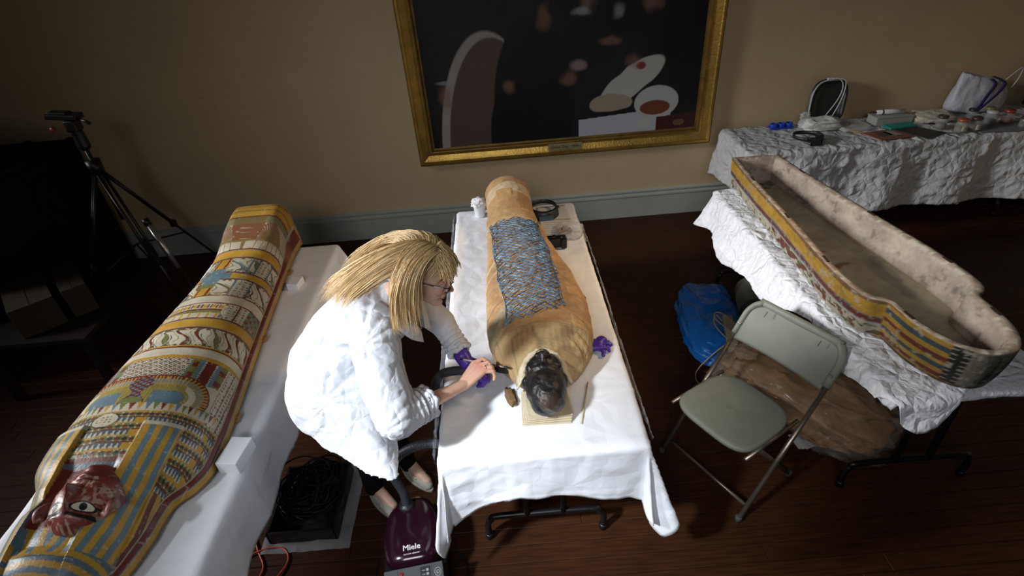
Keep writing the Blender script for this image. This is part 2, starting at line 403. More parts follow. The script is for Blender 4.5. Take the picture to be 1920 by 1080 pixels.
# ================================================================ FOLDING TABLES
def smoothpath(pts, n=6):
    """catmull-rom through points"""
    P = [Vector(p) for p in pts]; out = []
    for i in range(len(P) - 1):
        p0 = P[max(i - 1, 0)]; p1 = P[i]; p2 = P[i + 1]; p3 = P[min(i + 2, len(P) - 1)]
        for k in range(n):
            u = k / n
            out.append(.5 * ((2 * p1) + (-p0 + p2) * u + (2 * p0 - 5 * p1 + 4 * p2 - p3) * u * u + (-p0 + 3 * p1 - 3 * p2 + p3) * u ** 3))
    out.append(P[-1]); return out
def fold_table(x0, x1, y0, y1, top, label, topmat, legs=((0.16), (0.16)), axis='Y', inset=.10):
    """folding table: slab, metal apron, two black tube leg sets with a wide foot bar"""
    cx, cy = (x0 + x1) / 2, (y0 + y1) / 2
    t = empty('folding_table', (cx, cy, 0), label, 'table')
    MB().box((cx, cy, top - .014), (x1 - x0, y1 - y0, .026)).obj('tabletop', topmat, t, smooth=False, bevel=.008)
    m_ = MB()
    if axis == 'Y':
        for x in (x0 + .05, x1 - .05): m_.box((x, cy, top - .042), (.02, y1 - y0 - .1, .03))
        for y in (y0 + .06, y1 - .06): m_.box((cx, y, top - .042), (x1 - x0 - .1, .02, .03))
    else:
        for x in (x0 + .05, x1 - .05): m_.box((x, cy, top - .042), (.02, y1 - y0 - .1, .03))
        for y in (y0 + .06, y1 - .06): m_.box((cx, y, top - .042), (x1 - x0 - .1, .02, .03))
    m_.obj('apron', MT['black'], t, smooth=False)
    for k, s in enumerate((-1, 1)):
        m_ = MB(); r = .0155
        if axis == 'Y':
            y = (y0 + legs[0]) if s < 0 else (y1 - legs[1]); w = (x1 - x0) / 2 - inset
            P = lambda u, z: (cx + u, y, z)
        else:
            y = (x0 + legs[0]) if s < 0 else (x1 - legs[1]); w = (y1 - y0) / 2 - .09
            P = lambda u, z: (y, cy + u, z)
        bar = [P(-w, .012), P(-w, .10), P(-w + .02, .142), P(-w + .07, .165), P(w - .07, .165), P(w - .02, .142), P(w, .10), P(w, .012)]
        m_.tube(smoothpath(bar, 5), r, 12)
        for u in (-.085, .085): m_.tube([P(u, .16), P(u, top - .03)], .0165, 12)
        m_.tube([P(-.085, .42), P(.085, .42)], .009, 8)
        for u in (-w, w): m_.lathe([(.019, 0), (.020, .03), (.017, .034)], P(u, 0), 12)
        m_.obj('leg_frame', MT['black'], t)
        # folding brace
        mb = MB(); yb = y
        if axis == 'Y': mb.tube([(cx, yb, .42), (cx, yb - s * .38, top - .05)], .008, 8)
        else: mb.tube([(yb, cy, .42), (yb - s * .38, cy, top - .05)], .008, 8)
        mb.obj('brace', MT['black'], t)
    return t
tabletop = mat('table_laminate', (.05, .045, .04), .5, var=.2)
fold_table(-.31, .445, 1.42, 3.56, .735, 'folding table with black tube legs under the mummy', tabletop, legs=(.10, .16))
fold_table(-1.91, -1.19, .62, 3.22, .735, 'folding table under the painted coffin lid, mostly hidden by its white sheet', tabletop)
fold_table(1.535, 2.22, 1.50, 3.55, .735, 'folding table with black tube legs under the open coffin base', tabletop, legs=(.14, .16), inset=.035)
fold_table(2.0, 4.6, 4.06, 4.66, .79, 'folding table against the wall under the small tools and jars', tabletop, legs=(.3, .3), axis='X')

def drape(name, x0, x1, y0, y1, top, over, mats, label, wr=.004, wsc=5, seed=0, step=.016, r=.02, flare=.05, corner=.30, hemfn=None, folds=.012, foldn=9, thick=.0015, crease=0):
    """a sheet laid on a table and hanging over its edges; over = (left, right, near, far) overhang"""
    L, R_, N, Fa = over
    a = np.arange(x0 - L, x1 + R_ + step, step); b = np.arange(y0 - N, y1 + Fa + step, step)
    A, B = np.meshgrid(a, b, indexing='ij')
    if hemfn is not None: A, B = hemfn(A, B)
    ox = np.where(A < x0, x0 - A, np.where(A > x1, A - x1, 0)); sx = np.where(A < x0, -1.0, 1.0)
    oy = np.where(B < y0, y0 - B, np.where(B > y1, B - y1, 0)); sy = np.where(B < y0, -1.0, 1.0)
    cx = np.clip(A, x0, x1); cy = np.clip(B, y0, y1)
    d = np.hypot(ox, oy); ang = np.arctan2(oy, np.maximum(ox, 1e-9)) * (ox > 0) + (PI / 2) * (ox <= 0)
    cornerw = np.where((ox > 0) & (oy > 0), np.sin(2 * ang), 0)
    arc = r * PI / 2
    hor = np.where(d < arc, r * np.sin(np.clip(d / r, 0, PI / 2)), r + 0)
    dz = np.where(d < arc, r * (1 - np.cos(np.clip(d / r, 0, PI / 2))), r + (d - arc))
    slope = flare + corner * np.maximum(cornerw, 0) * (.75 + .5 * np.sin(ang * 9 + seed))
    slope = slope + folds * 3 * np.sin(A * foldn * 2.1 + seed) * (oy > 0) * (ox <= 0) + folds * 3 * np.sin(B * foldn * 1.9 + seed * 2) * (ox > 0) * (oy <= 0)
    ex = np.maximum(d - arc, 0)
    hor = hor + ex * np.sin(slope); dz = np.where(d < arc, dz, r + ex * np.cos(slope))
    # squared folds at the corner
    n1 = np.cos(ang); n2 = np.sin(ang)
    X = cx + sx * n1 * hor * (ox > 0) * (1 - .5 * cornerw * (sx < 0) + .0 * cornerw * (sx > 0) * (x1 < 1)); Y = cy + sy * n2 * hor * (oy > 0); Z = top - dz
    cr = crumple(A, B, wsc, seed) * wr
    if crease:
        for G_, p_ in ((A, .255), (B, .285)): cr = cr + crease * np.exp(-((((G_ / p_ + .5) % 1) - .5) * p_ / .006) ** 2)
    onTop = (d <= 0)
    # displacement along the local normal
    X = X + np.where(ox > 0, sx * n1 * cr * 1.6 * np.clip(d / .05, 0, 1), 0); Y = Y + np.where(oy > 0, sy * n2 * cr * 1.6 * np.clip(d / .05, 0, 1), 0)
    Z = Z + cr * np.clip(1 - d / .05, 0, 1) * .8 + wr * .5
    P = np.stack([X, Y, Z], -1)
    me = gridmesh(name, P, flip=False)
    o = link(name, me, mats, None)
    s = o.modifiers.new('t', 'SOLIDIFY'); s.thickness = thick; s.offset = 1
    tag(o, label, 'sheet'); return o

def hem_c(A, B):
    # the near hem hangs deeper toward its right end
    k = np.where(B < 1.40, 1.0, 0); u = np.clip((A + .33) / .8, 0, 1); e_ = np.clip(np.maximum((-.04 - A) / .30, (A - .42) / .12), 0, 1) ** 1.2
    B2 = np.where(k > 0, 1.40 - (1.40 - B) * ((.62 + .36 * u) * (1 - e_) + 1.22 * e_), B); return A, B2
sheet_c = drape('table_sheet', -.335, .475, 1.40, 3.585, .745, (.36, .34, .33, .26), MT['cloth'], 'white disposable sheet over the table that carries the mummy, corners hanging low', wr=.0035, wsc=7, seed=2, hemfn=hem_c, flare=.03, corner=.30, folds=.01, crease=.0028)
sheet_l = drape('table_sheet', -1.935, -1.165, .60, 3.25, .745, (.25, .30, .2, .22), MT['cloth2'], 'white sheet over the table beneath the painted coffin lid', wr=.003, wsc=3.5, seed=4, flare=.06, corner=.25, folds=.012, r=.03, crease=.002)
sheet_b = drape('table_sheet', 1.98, 4.62, 4.06, 4.66, .80, (.40, .1, .56, 0), MT['crumple_shaded'], 'crumpled white sheet over the table of jars and tools by the wall', wr=.014, wsc=7, seed=7, flare=.12, corner=.5, folds=.03, foldn=5, r=.025)
# ================================================================ PAINTED COFFIN LID
OCH = np.array((.50, .28, .035)); RED = np.array((.17, .030, .018)); BLU = np.array((.13, .20, .235)); GRN = np.array((.17, .18, .055))
CRM = np.array((.56, .50, .37)); DRK = np.array((.03, .028, .022)); SKN = np.array((.16, .03, .02)); BRN = np.array((.20, .11, .04))
def lid_w(Y): return smooth_interp(Y, [.88, .90, .95, 1.02, 1.10, 1.20, 1.27, 1.33, 1.40, 1.50, 1.75, 2.0, 2.58, 3.0, 3.12, 3.27], [.05, .10, .155, .185, .200, .215, .232, .285, .313, .315, .300, .275, .228, .200, .195, .200])
def lid_h(Y): return smooth_interp(Y, [.88, .90, .95, 1.05, 1.2, 1.4, 1.7, 2.1, 2.6, 2.85, 3.0, 3.12, 3.2, 3.27], [.05, .08, .12, .15, .165, .185, .195, .180, .160, .165, .20, .235, .25, .25])
def lid_c(Y): return np.interp(Y, [.88, 1.4, 3.27], [-1.56, -1.545, -1.585])
LB = .765; RIMH = .055
def lid_pt(Y, T, lift=0.0):
    w = lid_w(Y); h = lid_h(Y); c = lid_c(Y)
    s = np.sign(T); a = np.abs(T)
    side = np.clip((a - .86) / .14, 0, 1)
    q = np.clip(a / .86, 0, 1) * PI / 2
    boxy = np.clip((Y - 2.75) / .3, 0, 1)
    ex = .92 - .60 * boxy; ez = .80 - .50 * boxy
    x = np.sin(q) ** ex * (w - .012) * (1 - .07 * boxy * np.cos(q)); z = np.cos(q).clip(0, 1) ** ez * h
    X = c + s * (x + (lift) * np.sin(q) + .012 * (a > .86)); Z = LB + RIMH * (1 - side) + z + lift * np.cos(q)
    return X, Z
def coffin_lid():
    NY, NT = 820, 340
    t = np.linspace(-1, 1, NT)
    Ys = np.linspace(3.27, .885, NY)
    Y, T = np.meshgrid(Ys, t, indexing='ij')
    w = lid_w(Y)
    S = T * w * 1.25                      # distance over the curved top
    a = np.abs(T)
    C = np.zeros(Y.shape + (3,)); C[:] = CRM
    H = np.zeros(Y.shape)
    jit = .004 * (vn(S, Y, 30, 1) - .5) * 2
    Yj = Y + jit; Sj = S + .004 * (vn(S, Y, 28, 4) - .5) * 2
    def put(m, c, al=1.0):
        mm = (np.asarray(m) * al)[..., None]; C[:] = C * (1 - mm) + np.asarray(c) * mm
    def band(y0, y1): return (Yj > min(y0, y1)) & (Yj < max(y0, y1))
    def glyphs(m, pitch, cpos, cseed, c=DRK, u=None, v=None):
        u = S if u is None else u; v = Y if v is None else v
        iu = np.floor(u / pitch).astype(int); iv = np.floor(v / pitch).astype(int)
        fu = u / pitch - iu; fv = v / pitch - iv
        r = _lat[(iu * 7 + cseed) & 255, (iv * 13 + cseed) & 255]; r2 = _lat[(iu * 3 + cseed + 9) & 255, (iv * 5 + 31) & 255]
        g = ((np.abs(fv - .5) < .10 + .06 * r2) & (fu > .12) & (fu < .5 + .4 * r) & (r < .72)) | ((np.abs(fu - .25 - .5 * r2) < .08) & (fv > .15) & (fv < .85) & (r > .35))
        g |= (np.hypot(fu - .5, fv - .5) < .22) & (r > .86)
        put(m & g, c)
    def rband(y0, y1, c=OCH):              # ochre ground edged red, thin blue line inside
        put(band(y0, y1), c); e = .009
        put(band(y0, y0 - e) | band(y1 + e, y1), RED); put(band(y0 - e, y0 - e - .005) | band(y1 + e + .005, y1 + e), BLU if c is OCH else CRM * .8)
    # ---- foot panel (scallop feathers over white tongues)
    m = band(3.27, 3.13); put(m, OCH); put(band(3.145, 3.13) | band(3.262, 3.25) , RED); put(band(3.20, 3.19), BRN)
    m = band(3.13, 2.86); put(m, CRM * .85)
    for sgn in (-1, 1):
        d = np.hypot((S - sgn * .085) / .105, (Y - 2.955) / .14)
        an = np.arctan2(Y - 2.955, S - sgn * .085)
        mm = m & (d < 1) & (Y > 2.93); put(mm, GRN * .8); put(mm & (d > .42), RED * .9); put(mm & (d > .42) & (np.sin(an * 44) > .35), CRM * .65); put(mm & (d > .9), CRM); put(mm & (d < .42) & (vn(S, Y, 60, 3) > .5), BRN)
    put(m & (np.abs(S) < .025) & (Y > 2.92), RED); put(m & (Y > 3.07) , GRN * .8, .8)
    mm = m & (Y < 2.93); put(mm, CRM); put(mm & (np.abs(((S / .032) % 1) - .5) > .44), BRN); put(band(2.936, 2.926), GRN)
    rband(2.86, 2.765)
    # ---- two friezes split by a blue and ochre column, seated and leaning figures
    def figures(y0, y1, pitch, lean=.5, seed=0, cols=(RED, GRN, BLU)):
        m = band(y0, y1); put(m, CRM)
        v = np.clip((Y - y1) / (y0 - y1), 0, 1)       # 1 at the foot side
        uu = Sj / pitch + lean * (v - .5) + .13 * np.sin(v * 9 + S * 40); iu = np.floor(uu).astype(int); fu = uu - iu
        k = _lat[(iu + seed) & 255, 11]
        body = (np.abs(fu - .34 - .1 * np.sin(v * 5)) < .13 - .06 * v) & (v > .08) & (v < .92)
        cc = np.where((k < .4)[..., None], cols[0], np.where((k < .72)[..., None], cols[1], cols[2]))
        mm = (m & body)[..., None]; C[:] = np.where(mm, cc, C)
        edge = (np.abs(np.abs(fu - .34 - .1 * np.sin(v * 5)) - (.14 - .06 * v)) < .018) & (v > .06) & (v < .94); put(m & edge, DRK * 2)
        hd = np.hypot((fu - .52), (v - .24) * (y0 - y1) / pitch) ; put(m & (hd < .17), BLU * .8); put(m & (hd < .09), OCH)
        put(m & (np.abs(fu - .72 + .2 * v) < .025) & (v < .7), DRK * 2); put(m & (np.abs(fu - .86 - .12 * v) < .02) & (v > .25), GRN * .7)
        put(m & (v < .14) & (vn(S, Y, 160, seed) > .55), GRN * .6); put(m & (v > .9) & (vn(S, Y, 90, seed + 1) > .45), GRN * .7)
    figures(2.765, 2.615, .078, .7, 3, (RED * .6, GRN, BLU))
    put(band(2.765, 2.615) & (np.abs(np.abs(S) - .075) < .0045), BLU)
    mm = band(2.765, 2.615) & (S > .11) & (S < .17); put(mm, CRM); glyphs(mm, .022, 0, 3, BLU * .6)
    put(band(2.765, 2.615) & (np.abs(S - .108) < .004) | band(2.765, 2.615) & (np.abs(S - .172) < .004), BLU * .8)
    rband(2.615, 2.535)
    figures(2.535, 2.385, .085, .8, 8, (RED * .55, BRN, GRN * .7))
    mm = band(2.535, 2.385) & (S > .06) & (S < .125); put(mm, CRM * .9); glyphs(mm, .022, 0, 5, BLU * .6)
    put(band(2.535, 2.385) & ((np.abs(S - .058) < .004) | (np.abs(S - .127) < .004)), BLU * .8)
    mm = band(2.765, 2.385) & (np.abs(S + .035) < .030); put(mm, OCH); put(mm & (np.abs(np.abs(S + .035) - .02) < .004), RED)
    put(mm & band(2.65, 2.50), BLU); put(mm & (Y < 2.50) & (Y > 2.46), GRN); put(band(2.60, 2.55) & (np.abs(S + .035) < .06), BLU)
    rband(2.385, 2.30, CRM); 
    # ---- bier scene
    m = band(2.30, 2.175); put(m, CRM); v = (Y - 2.175) / .125
    figures(2.30, 2.175, .05, .25, 12, (GRN, BLU, RED))
    mm = m & (np.abs(S + .02) < .10); put(mm, CRM); put(mm & (np.abs(v - .42) < .09), GRN); put(mm & (np.abs(v - .56) < .05), RED); put(mm & (v < .38) & (np.abs(((S / .028) % 1) - .5) < .12), OCH)
    put(mm & (v > .68) & (np.abs(((S / .03) % 1) - .5) < .3) & (v < .9), OCH); put(mm & (v > .66) & (np.abs(np.abs(((S / .03) % 1) - .5) - .34) < .08) & (v < .92), DRK * 2)
    mm = m & (S > .10) & (S < .185); put(mm, CRM); glyphs(mm, .02, 0, 9, BLU * .5); put(m & (np.abs(S - .14) < .004), RED)
    mm = m & (S > .185); put(mm, GRN * .9); put(mm & (np.sin((S - v * .08) * 190) > .35), RED); put(mm & (np.sin((S + v * .1) * 160) > .65), BLU)
    rband(2.175, 2.085)
    # ---- walking figures
    figures(2.085, 1.945, .052, .9, 21, (RED, GRN, BRN)); put(band(1.953, 1.945), OCH)
    rband(1.945, 1.865, CRM)
    put(band(1.885, 1.865), OCH * .9); put(band(1.945, 1.935), RED)
    # ---- net panel between blue and red pillars, glyph columns at the sides
    m = band(1.865, 1.725); put(m, CRM)
    mm = m & (np.abs(S + .0) < .235); put(mm, BLU)
    q = ((np.abs(S) / .0) if False else np.abs(S)); put(m & (np.abs(q - .165) < .020), RED); put(m & (np.abs(np.abs(q - .165) - .022) < .004) & (np.sin(Y * 520) > 0), CRM)
    put(m & (np.abs(q - .120) < .018) , BLU); put(m & (np.abs(q - .112) < .014), GRN); put(m & (np.abs(q - .112) < .009) & (np.sin(Y * 90) > 0), RED)
    mm = m & (q < .095); put(mm, CRM); put(mm & ((np.sin(S * 480 + Y * 140) * np.sin(Y * 480)) > .18), DRK * 1.5); put(mm & ((np.sin(S * 240 + Y * 70) * np.sin(Y * 240)) > .6), RED)
    mm = m & (np.abs(q - .222) < .016); put(mm, GRN); put(mm & (np.sin(Y * 90 + 1) > .2), RED)
    gl = band(1.865, 1.46) & (q > .245) & (a < .87); put(gl, CRM); glyphs(gl, .019, 0, 13, DRK * 1.3); put(gl & (np.abs((((q - .245) / .032) % 1) - .5) > .42), RED)
    # ---- winged panel
    m = band(1.725, 1.60)
    q2 = np.hypot(np.maximum(np.abs(S) - .10, 0) / .13, (Y - 1.625) / .125)
    wing = (Y < 1.75) & (Y > 1.585) & (q2 < 1) & (a < .87)
    an = np.where(np.abs(S) > .10, np.arctan2(Y - 1.60, np.abs(S) - .10), PI / 2 - (np.abs(S) - .10) * 12)
    put(m & ~wing & (q < .245), CRM)
    put(wing, BLU * 1.1); put(wing & (np.sin(an * 52) > .1), OCH); put(wing & (q2 > .82), RED); put(wing & (q2 > .72) & (np.sin(an * 52) > .1) & (q2 < .95), OCH)
    put(wing & (q2 < .60), OCH); put(wing & (q2 < .57), GRN * 1.15); put(wing & (q2 < .57) & (np.sin(an * 70) > .4), OCH * .9); put(wing & (np.abs(q2 - .50) < .09) & (np.abs(S) > .13), CRM); put(wing & (q2 < .30) & (np.abs(S) > .04) & (np.abs(S) < .15), BLU * .9)
    body = (np.abs(S + .0) < .022 + .01 * np.sin(Y * 60)) & (Y > 1.575) & (Y < 1.74); put(body, RED * .8); put(body & (np.sin(Y * 300) * np.sin(S * 300) > .2), BLU); put((np.hypot(S, Y - 1.60) < .028), GRN)
    # ---- petal band and collar
    m = band(1.60, 1.555) & (q < .30); put(m & ~(wing & (Y > 1.595)), CRM)
    fu = (S / .021) % 1; iu = np.floor(S / .021).astype(int) % 4; v = np.clip((Y - 1.555) / .045, 0, 1); pet = np.abs(fu - .5) < .46 * v
    for k, c in enumerate((RED, OCH, BLU, GRN)): put(m & pet & (iu == k) & ~(wing & (Y > 1.595)), c)
    put(m & ~pet & ~(wing & (Y > 1.595)), CRM)
    k0 = 1.555; i = 0; cyc = [(OCH, .008, 0), (GRN, .022, 1), (RED, .005, 0), (BLU * .55, .024, 2), (OCH, .008, 0), (GRN, .022, 1), (RED, .005, 0), (BLU * .55, .024, 2)]
    yb = k0
    # the collar rings bend round the shoulders
    Yc = Y + .9 * np.clip(q - .12, 0, 1) ** 1.6 * .25
    while yb > 1.22:
        c, hgt, kind = cyc[i % 8]; i += 1
        m = (Yc + jit < yb) & (Yc + jit > yb - hgt) & (Y < 1.556); put(m, c)
        v = (Yc - (yb - hgt)) / hgt
        if kind == 1:
            f = (S / .017) % 1; iu = np.floor(S / .017).astype(int)
            put(m & (np.hypot(f - .5, (v - .5) * 1.3) < .40), np.array(RED)); put(m & (np.hypot(f - .5, (v - .5) * 1.3) < .40) & (iu % 2 == 0), DRK * 1.4)
            put(m & (np.abs(v - .5) > .28) & (np.abs(f - .02) < .22), CRM)
        if kind == 2:
            f = (S / .0135) % 1; put(m & (np.abs(f - .5) < .34 * (1 - v * .8)) & (v < .88), CRM); put(m & (np.sin(S * 28) > .93), OCH)
        yb -= hgt
    # ---- wig, throat
    head = Y < 1.30 + .07 * np.clip((q - .19) / .1, -0, 1)
    sh = (a > .5) & (Y < 1.375 - .10 * np.clip((.33 - q) / .14, 0, 1)) & (Y > 1.2)
    lap = (q > .070) & (q < .190) & (Y < 1.497) & (Y > 1.2)
    wig = (Y < 1.262 + .0 * q) | lap
    col_i = (q - .085) / .024
    sw = q + .55 * np.clip(1.16 - Y, 0, 1) * 0
    strp = np.floor((q + .0065 + .35 * np.clip(1.10 - Y, 0, 1) ** 1.3) / .0170).astype(int) % 2
    put(wig, OCH); put(wig & (strp == 0), BLU)
    put(wig & (q > .190) & (strp == 0), RED * .8); put(wig & (q > .235) & (np.abs(q - .262) < .011), BLU * .8)
    put(lap & (np.abs(q - .130) > .052), OCH); put((q > .068) & (q < .192) & (Y > 1.474) & (Y < 1.499), CRM * 1.05)
    thr = (q < .070) & (Y < 1.345) & (Y > 1.10); put(thr & (Y < 1.345), RED); put(thr & (Y < 1.332), BLU * .7); put(thr & (Y < 1.315), SKN)
    H += .016 * np.clip(np.minimum((q - .068) / .007, (.192 - q) / .007), 0, 1) * np.clip((1.499 - Y) / .006, 0, 1) * np.clip((Y - 1.19) / .05, 0, 1)
    H += .013 * np.clip((1.27 - Y) / .05, 0, 1) * (q >= .190) + .016 * np.clip((1.20 - Y) / .05, 0, 1) * (q > .070)
    H -= .020 * np.clip((.070 - q) / .02, 0, 1) * np.clip((1.36 - Y) / .05, 0, 1) * np.clip((Y - 1.0) / .04, 0, 1)
    # brow stripes sweep across the crown, then the dark crown band
    cr = Y < 1.015; stripes = np.floor((Y + .10 * q + .25 * q ** 2) / .0165).astype(int) % 2
    put(cr, OCH * .9); put(cr & (stripes == 0), BLU * .7)
    db = Y + .25 * q ** 2 < .945; put(db, DRK * .6); put(db & (np.abs(Y + .25 * q ** 2 - .938) < .004), RED * .6); mm = db & (np.abs(Y + .25 * q * q - .922) < .007) & (np.sin(S * 260) > -.1); put(mm, CRM * .7)
    e2 = Y + .25 * q ** 2 < .908; put(e2, BRN * .8); put(e2 & (vn(S, Y, 40, 6) > .55), DRK)
    # medallion
    md = np.hypot(S + .035, (Y - 1.515)); put(md < .036, DRK); put(md < .033, CRM * 1.05); glyphs(md < .022, .012, 0, 40, BRN)
    # ---- side rim: ochre, red and pale stripes
    r = a > .835; put(r, CRM * .75); put(a > .85, RED); put(a > .885, BLU * .8); put(a > .895, CRM * .8); put(a > .905, OCH); put(a > .975, BRN)
    # ---- age: worn, stained, fine crackle
    n = vn(S, Y, 9, 2) * .5 + vn(S, Y, 26, 3) * .3 + vn(S, Y, 90, 5) * .2
    C *= (.60 + .46 * n)[..., None]
    st = np.clip((vn(S, Y, 5, 12) - .62) * 4, 0, 1) * np.clip((Y - 1.5) * 2, 0, 1); put(st, np.array((.30, .17, .07)), .35)
    fl = (vn(S, Y, 110, 7) > .90) ; put(fl, CRM * .8, .5)
    X, Z = lid_pt(Y, T, 0)
    q_ = np.clip(a / .86, 0, 1) * PI / 2
    X = X + np.sign(T) * H * np.sin(q_) * .6; Z = Z + H * np.cos(q_) + .0016 * (vn(S, Y, 25, 8) - .5) * 2
    P = np.stack([X, Y, Z], -1)
    t_ = empty('painted_coffin', (-1.56, 2.1, .75), 'painted anthropoid coffin lid with red face lying on the left table', 'coffin lid')
    paint = mat('aged_paint', (0, 0, 0), .42, attr=True, spec=.4, bump=.12, bscale=110)
    link('lid_shell', gridmesh('lid_shell', P, C, flip=True), paint, t_)
    # end board at the foot, crown cap
    ty = np.linspace(-1, 1, 60)
    for nm, yy, off in (('foot_board', 3.27, .004), ):
        x, z = lid_pt(np.full(60, yy), ty); V = [(a_, yy + off, b_) for a_, b_ in zip(x, z)]; V += [(a_, yy - .02, b_) for a_, b_ in zip(x, z)]
        n_ = 60; F = [tuple(range(n_)), tuple(range(2 * n_ - 1, n_ - 1, -1))] + [(i, (i + 1) % n_, n_ + (i + 1) % n_, n_ + i) for i in range(n_)]
        link(nm, pymesh(nm, V, F), mat('foot_paint', (.40, .22, .04), .5, var=.4, c2=(.15, .05, .02), vscale=14), t_, False)
    x, z = lid_pt(np.full(60, .886), ty); V = [(a_, .886, b_) for a_, b_ in zip(x, z)]
    link('crown_board', pymesh('crown_board', V, [tuple(range(60))]), mat('crown_paint', (.05, .035, .02), .5, var=.4), t_, False)
    # lugs under the rim
    wood = mat('bare_old_wood', (.30, .17, .07), .7, var=.4, vscale=30)
    for yy in (1.70, 2.25, 2.9):
        xx = float(lid_c(yy) + lid_w(yy)); MB().box((xx + .004, yy, LB + .006), (.022, .045, .018)).obj('peg', wood, t_, bevel=.003)
    # ---- face
    nu, nv = 200, 240
    U, V_ = np.meshgrid(np.linspace(-1, 1, nu), np.linspace(-1, 1, nv), indexing='ij')   # V=+1 at the chin
    fx, fy = -1.50, 1.1925; hw, hl = .115, .1275
    sq = np.sqrt(1 - np.clip(V_, -1, 1) ** 2 / 2); su = np.sqrt(1 - U ** 2 / 2)
    ux = U * sq; vy = V_ * su                 # disc mapping
    rr = np.hypot(ux, vy)
    wid = 1 - .22 * np.clip(vy, 0, 1) ** 2
    x = ux * hw * wid; y = vy * hl
    yr = y; y = (y + .0975) / 1.2 - .040
    z = .062 * np.sqrt(np.clip(1 - rr ** 2.4, 0, 1))
    g = lambda cx, cy, sx, sy: np.exp(-((x - cx) / sx) ** 2 - ((y - cy) / sy) ** 2)
    z = z + .032 * g(0, .026, .0125, .016) + .024 * g(0, .002, .0095, .030) + .007 * (g(.013, .034, .008, .008) + g(-.013, .034, .008, .008))
    z = z - .011 * (g(.045, -.012, .024, .013) + g(-.045, -.012, .024, .013)) + .005 * (g(.045, -.012, .019, .009) + g(-.045, -.012, .019, .009))
    z = z + .007 * (g(.045, -.040, .035, .009) + g(-.045, -.040, .035, .009)) + .011 * g(0, .066, .028, .007) + .009 * g(0, .082, .022, .007) - .006 * g(0, .074, .03, .004) - .004 * g(0, .05, .008, .008)
    z = z + .015 * g(0, .112, .028, .018) + .007 * (g(.062, .035, .03, .03) + g(-.062, .035, .03, .03)) - .012 * np.clip((rr - .93) / .07, 0, 1)
    Cf = np.zeros(z.shape + (3,)); Cf[:] = SKN
    Cf *= (.75 + .6 * vn(x, y, 40, 2))[..., None]
    wear = np.clip((vn(x, y, 60, 9) * .5 + vn(x, y, 170, 11) * .5 - .56) * 8, 0, 1) * np.clip(vn(x, y, 14, 13) * 2.4 - .5, 0, 1)
    Cf = Cf * (1 - wear[..., None] * .75) + np.array((.42, .30, .22)) * wear[..., None] * .75
    for sgn in (-1, 1):
        ex, ey = x - sgn * .046, (y + .010) * 1.1
        alm = (np.abs(ey + .08 * np.abs(ex)) < .0115 * np.sqrt(np.clip(1 - (ex / .030) ** 2, 0, 1)))
        al2 = (np.abs(ey + .08 * np.abs(ex)) < .0155 * np.sqrt(np.clip(1 - (ex / .036) ** 2, 0, 1)))
        Cf[al2] = DRK * .5; Cf[alm] = (.52, .47, .36); Cf[np.hypot(ex, ey) < .0105] = (.006, .006, .006)
        Cf[(np.abs(ey + .028 - .15 * np.abs(ex)) < .0048) & (np.abs(ex + sgn * .002) < .036)] = DRK * .4
        Cf[(np.abs(ey - .001) < .003) & (ex * sgn > .030) & (ex * sgn < .056)] = DRK * .5
    zt = float(LB + RIMH + lid_h(1.13)); 
    P = np.stack([fx + x, fy + yr, zt - .012 + z - .25 * x ** 2 / .1], -1)
    skin = mat('face_paint', (0, 0, 0), .38, attr=True, bump=.15, bscale=120)
    link('face', gridmesh('face', P, Cf, flip=True), skin, t_)
    earm = mat('ear_paint', tuple(SKN * 1.1), .4, var=.5, vscale=60, c2=(.36, .22, .16))
    for sgn in (-1, 1):
        pts = [(fx + sgn * (.112 + .008 * math.sin(k * .5)), fy - .085 + .070 * k / 9, zt - .006 + .012 * math.sin(PI * k / 9)) for k in range(10)]
        b = MB().tube(pts, [.005 + .008 * math.sin(PI * (k + 1) / 11) for k in range(10)], 10)
        b.cone((fx + sgn * .104, fy - .07, zt - .006), (fx + sgn * .104, fy - .03, zt - .008), .012, .010)
        link('ear', b.blob(.003, 3), earm, t_)
coffin_lid()
foam = mat('white_foam', (.85, .86, .88), .8, bump=.08, bscale=200)
Rz = Matrix.Rotation(math.radians(-8), 3, 'Z')
b = MB().box((-1.168, 1.49, .779), (.088, .135, .062), Rz); o = b.obj('foam_block', foam, None, bevel=.004); tag(o, 'white foam block wedged beside the shoulder of the painted coffin lid', 'foam block')
b = MB().box((-1.290, 2.77, .770), (.07, .09, .044), Rz); o = b.obj('foam_block', foam, None, bevel=.004); tag(o, 'small white foam block beside the shin of the painted coffin lid', 'foam block')

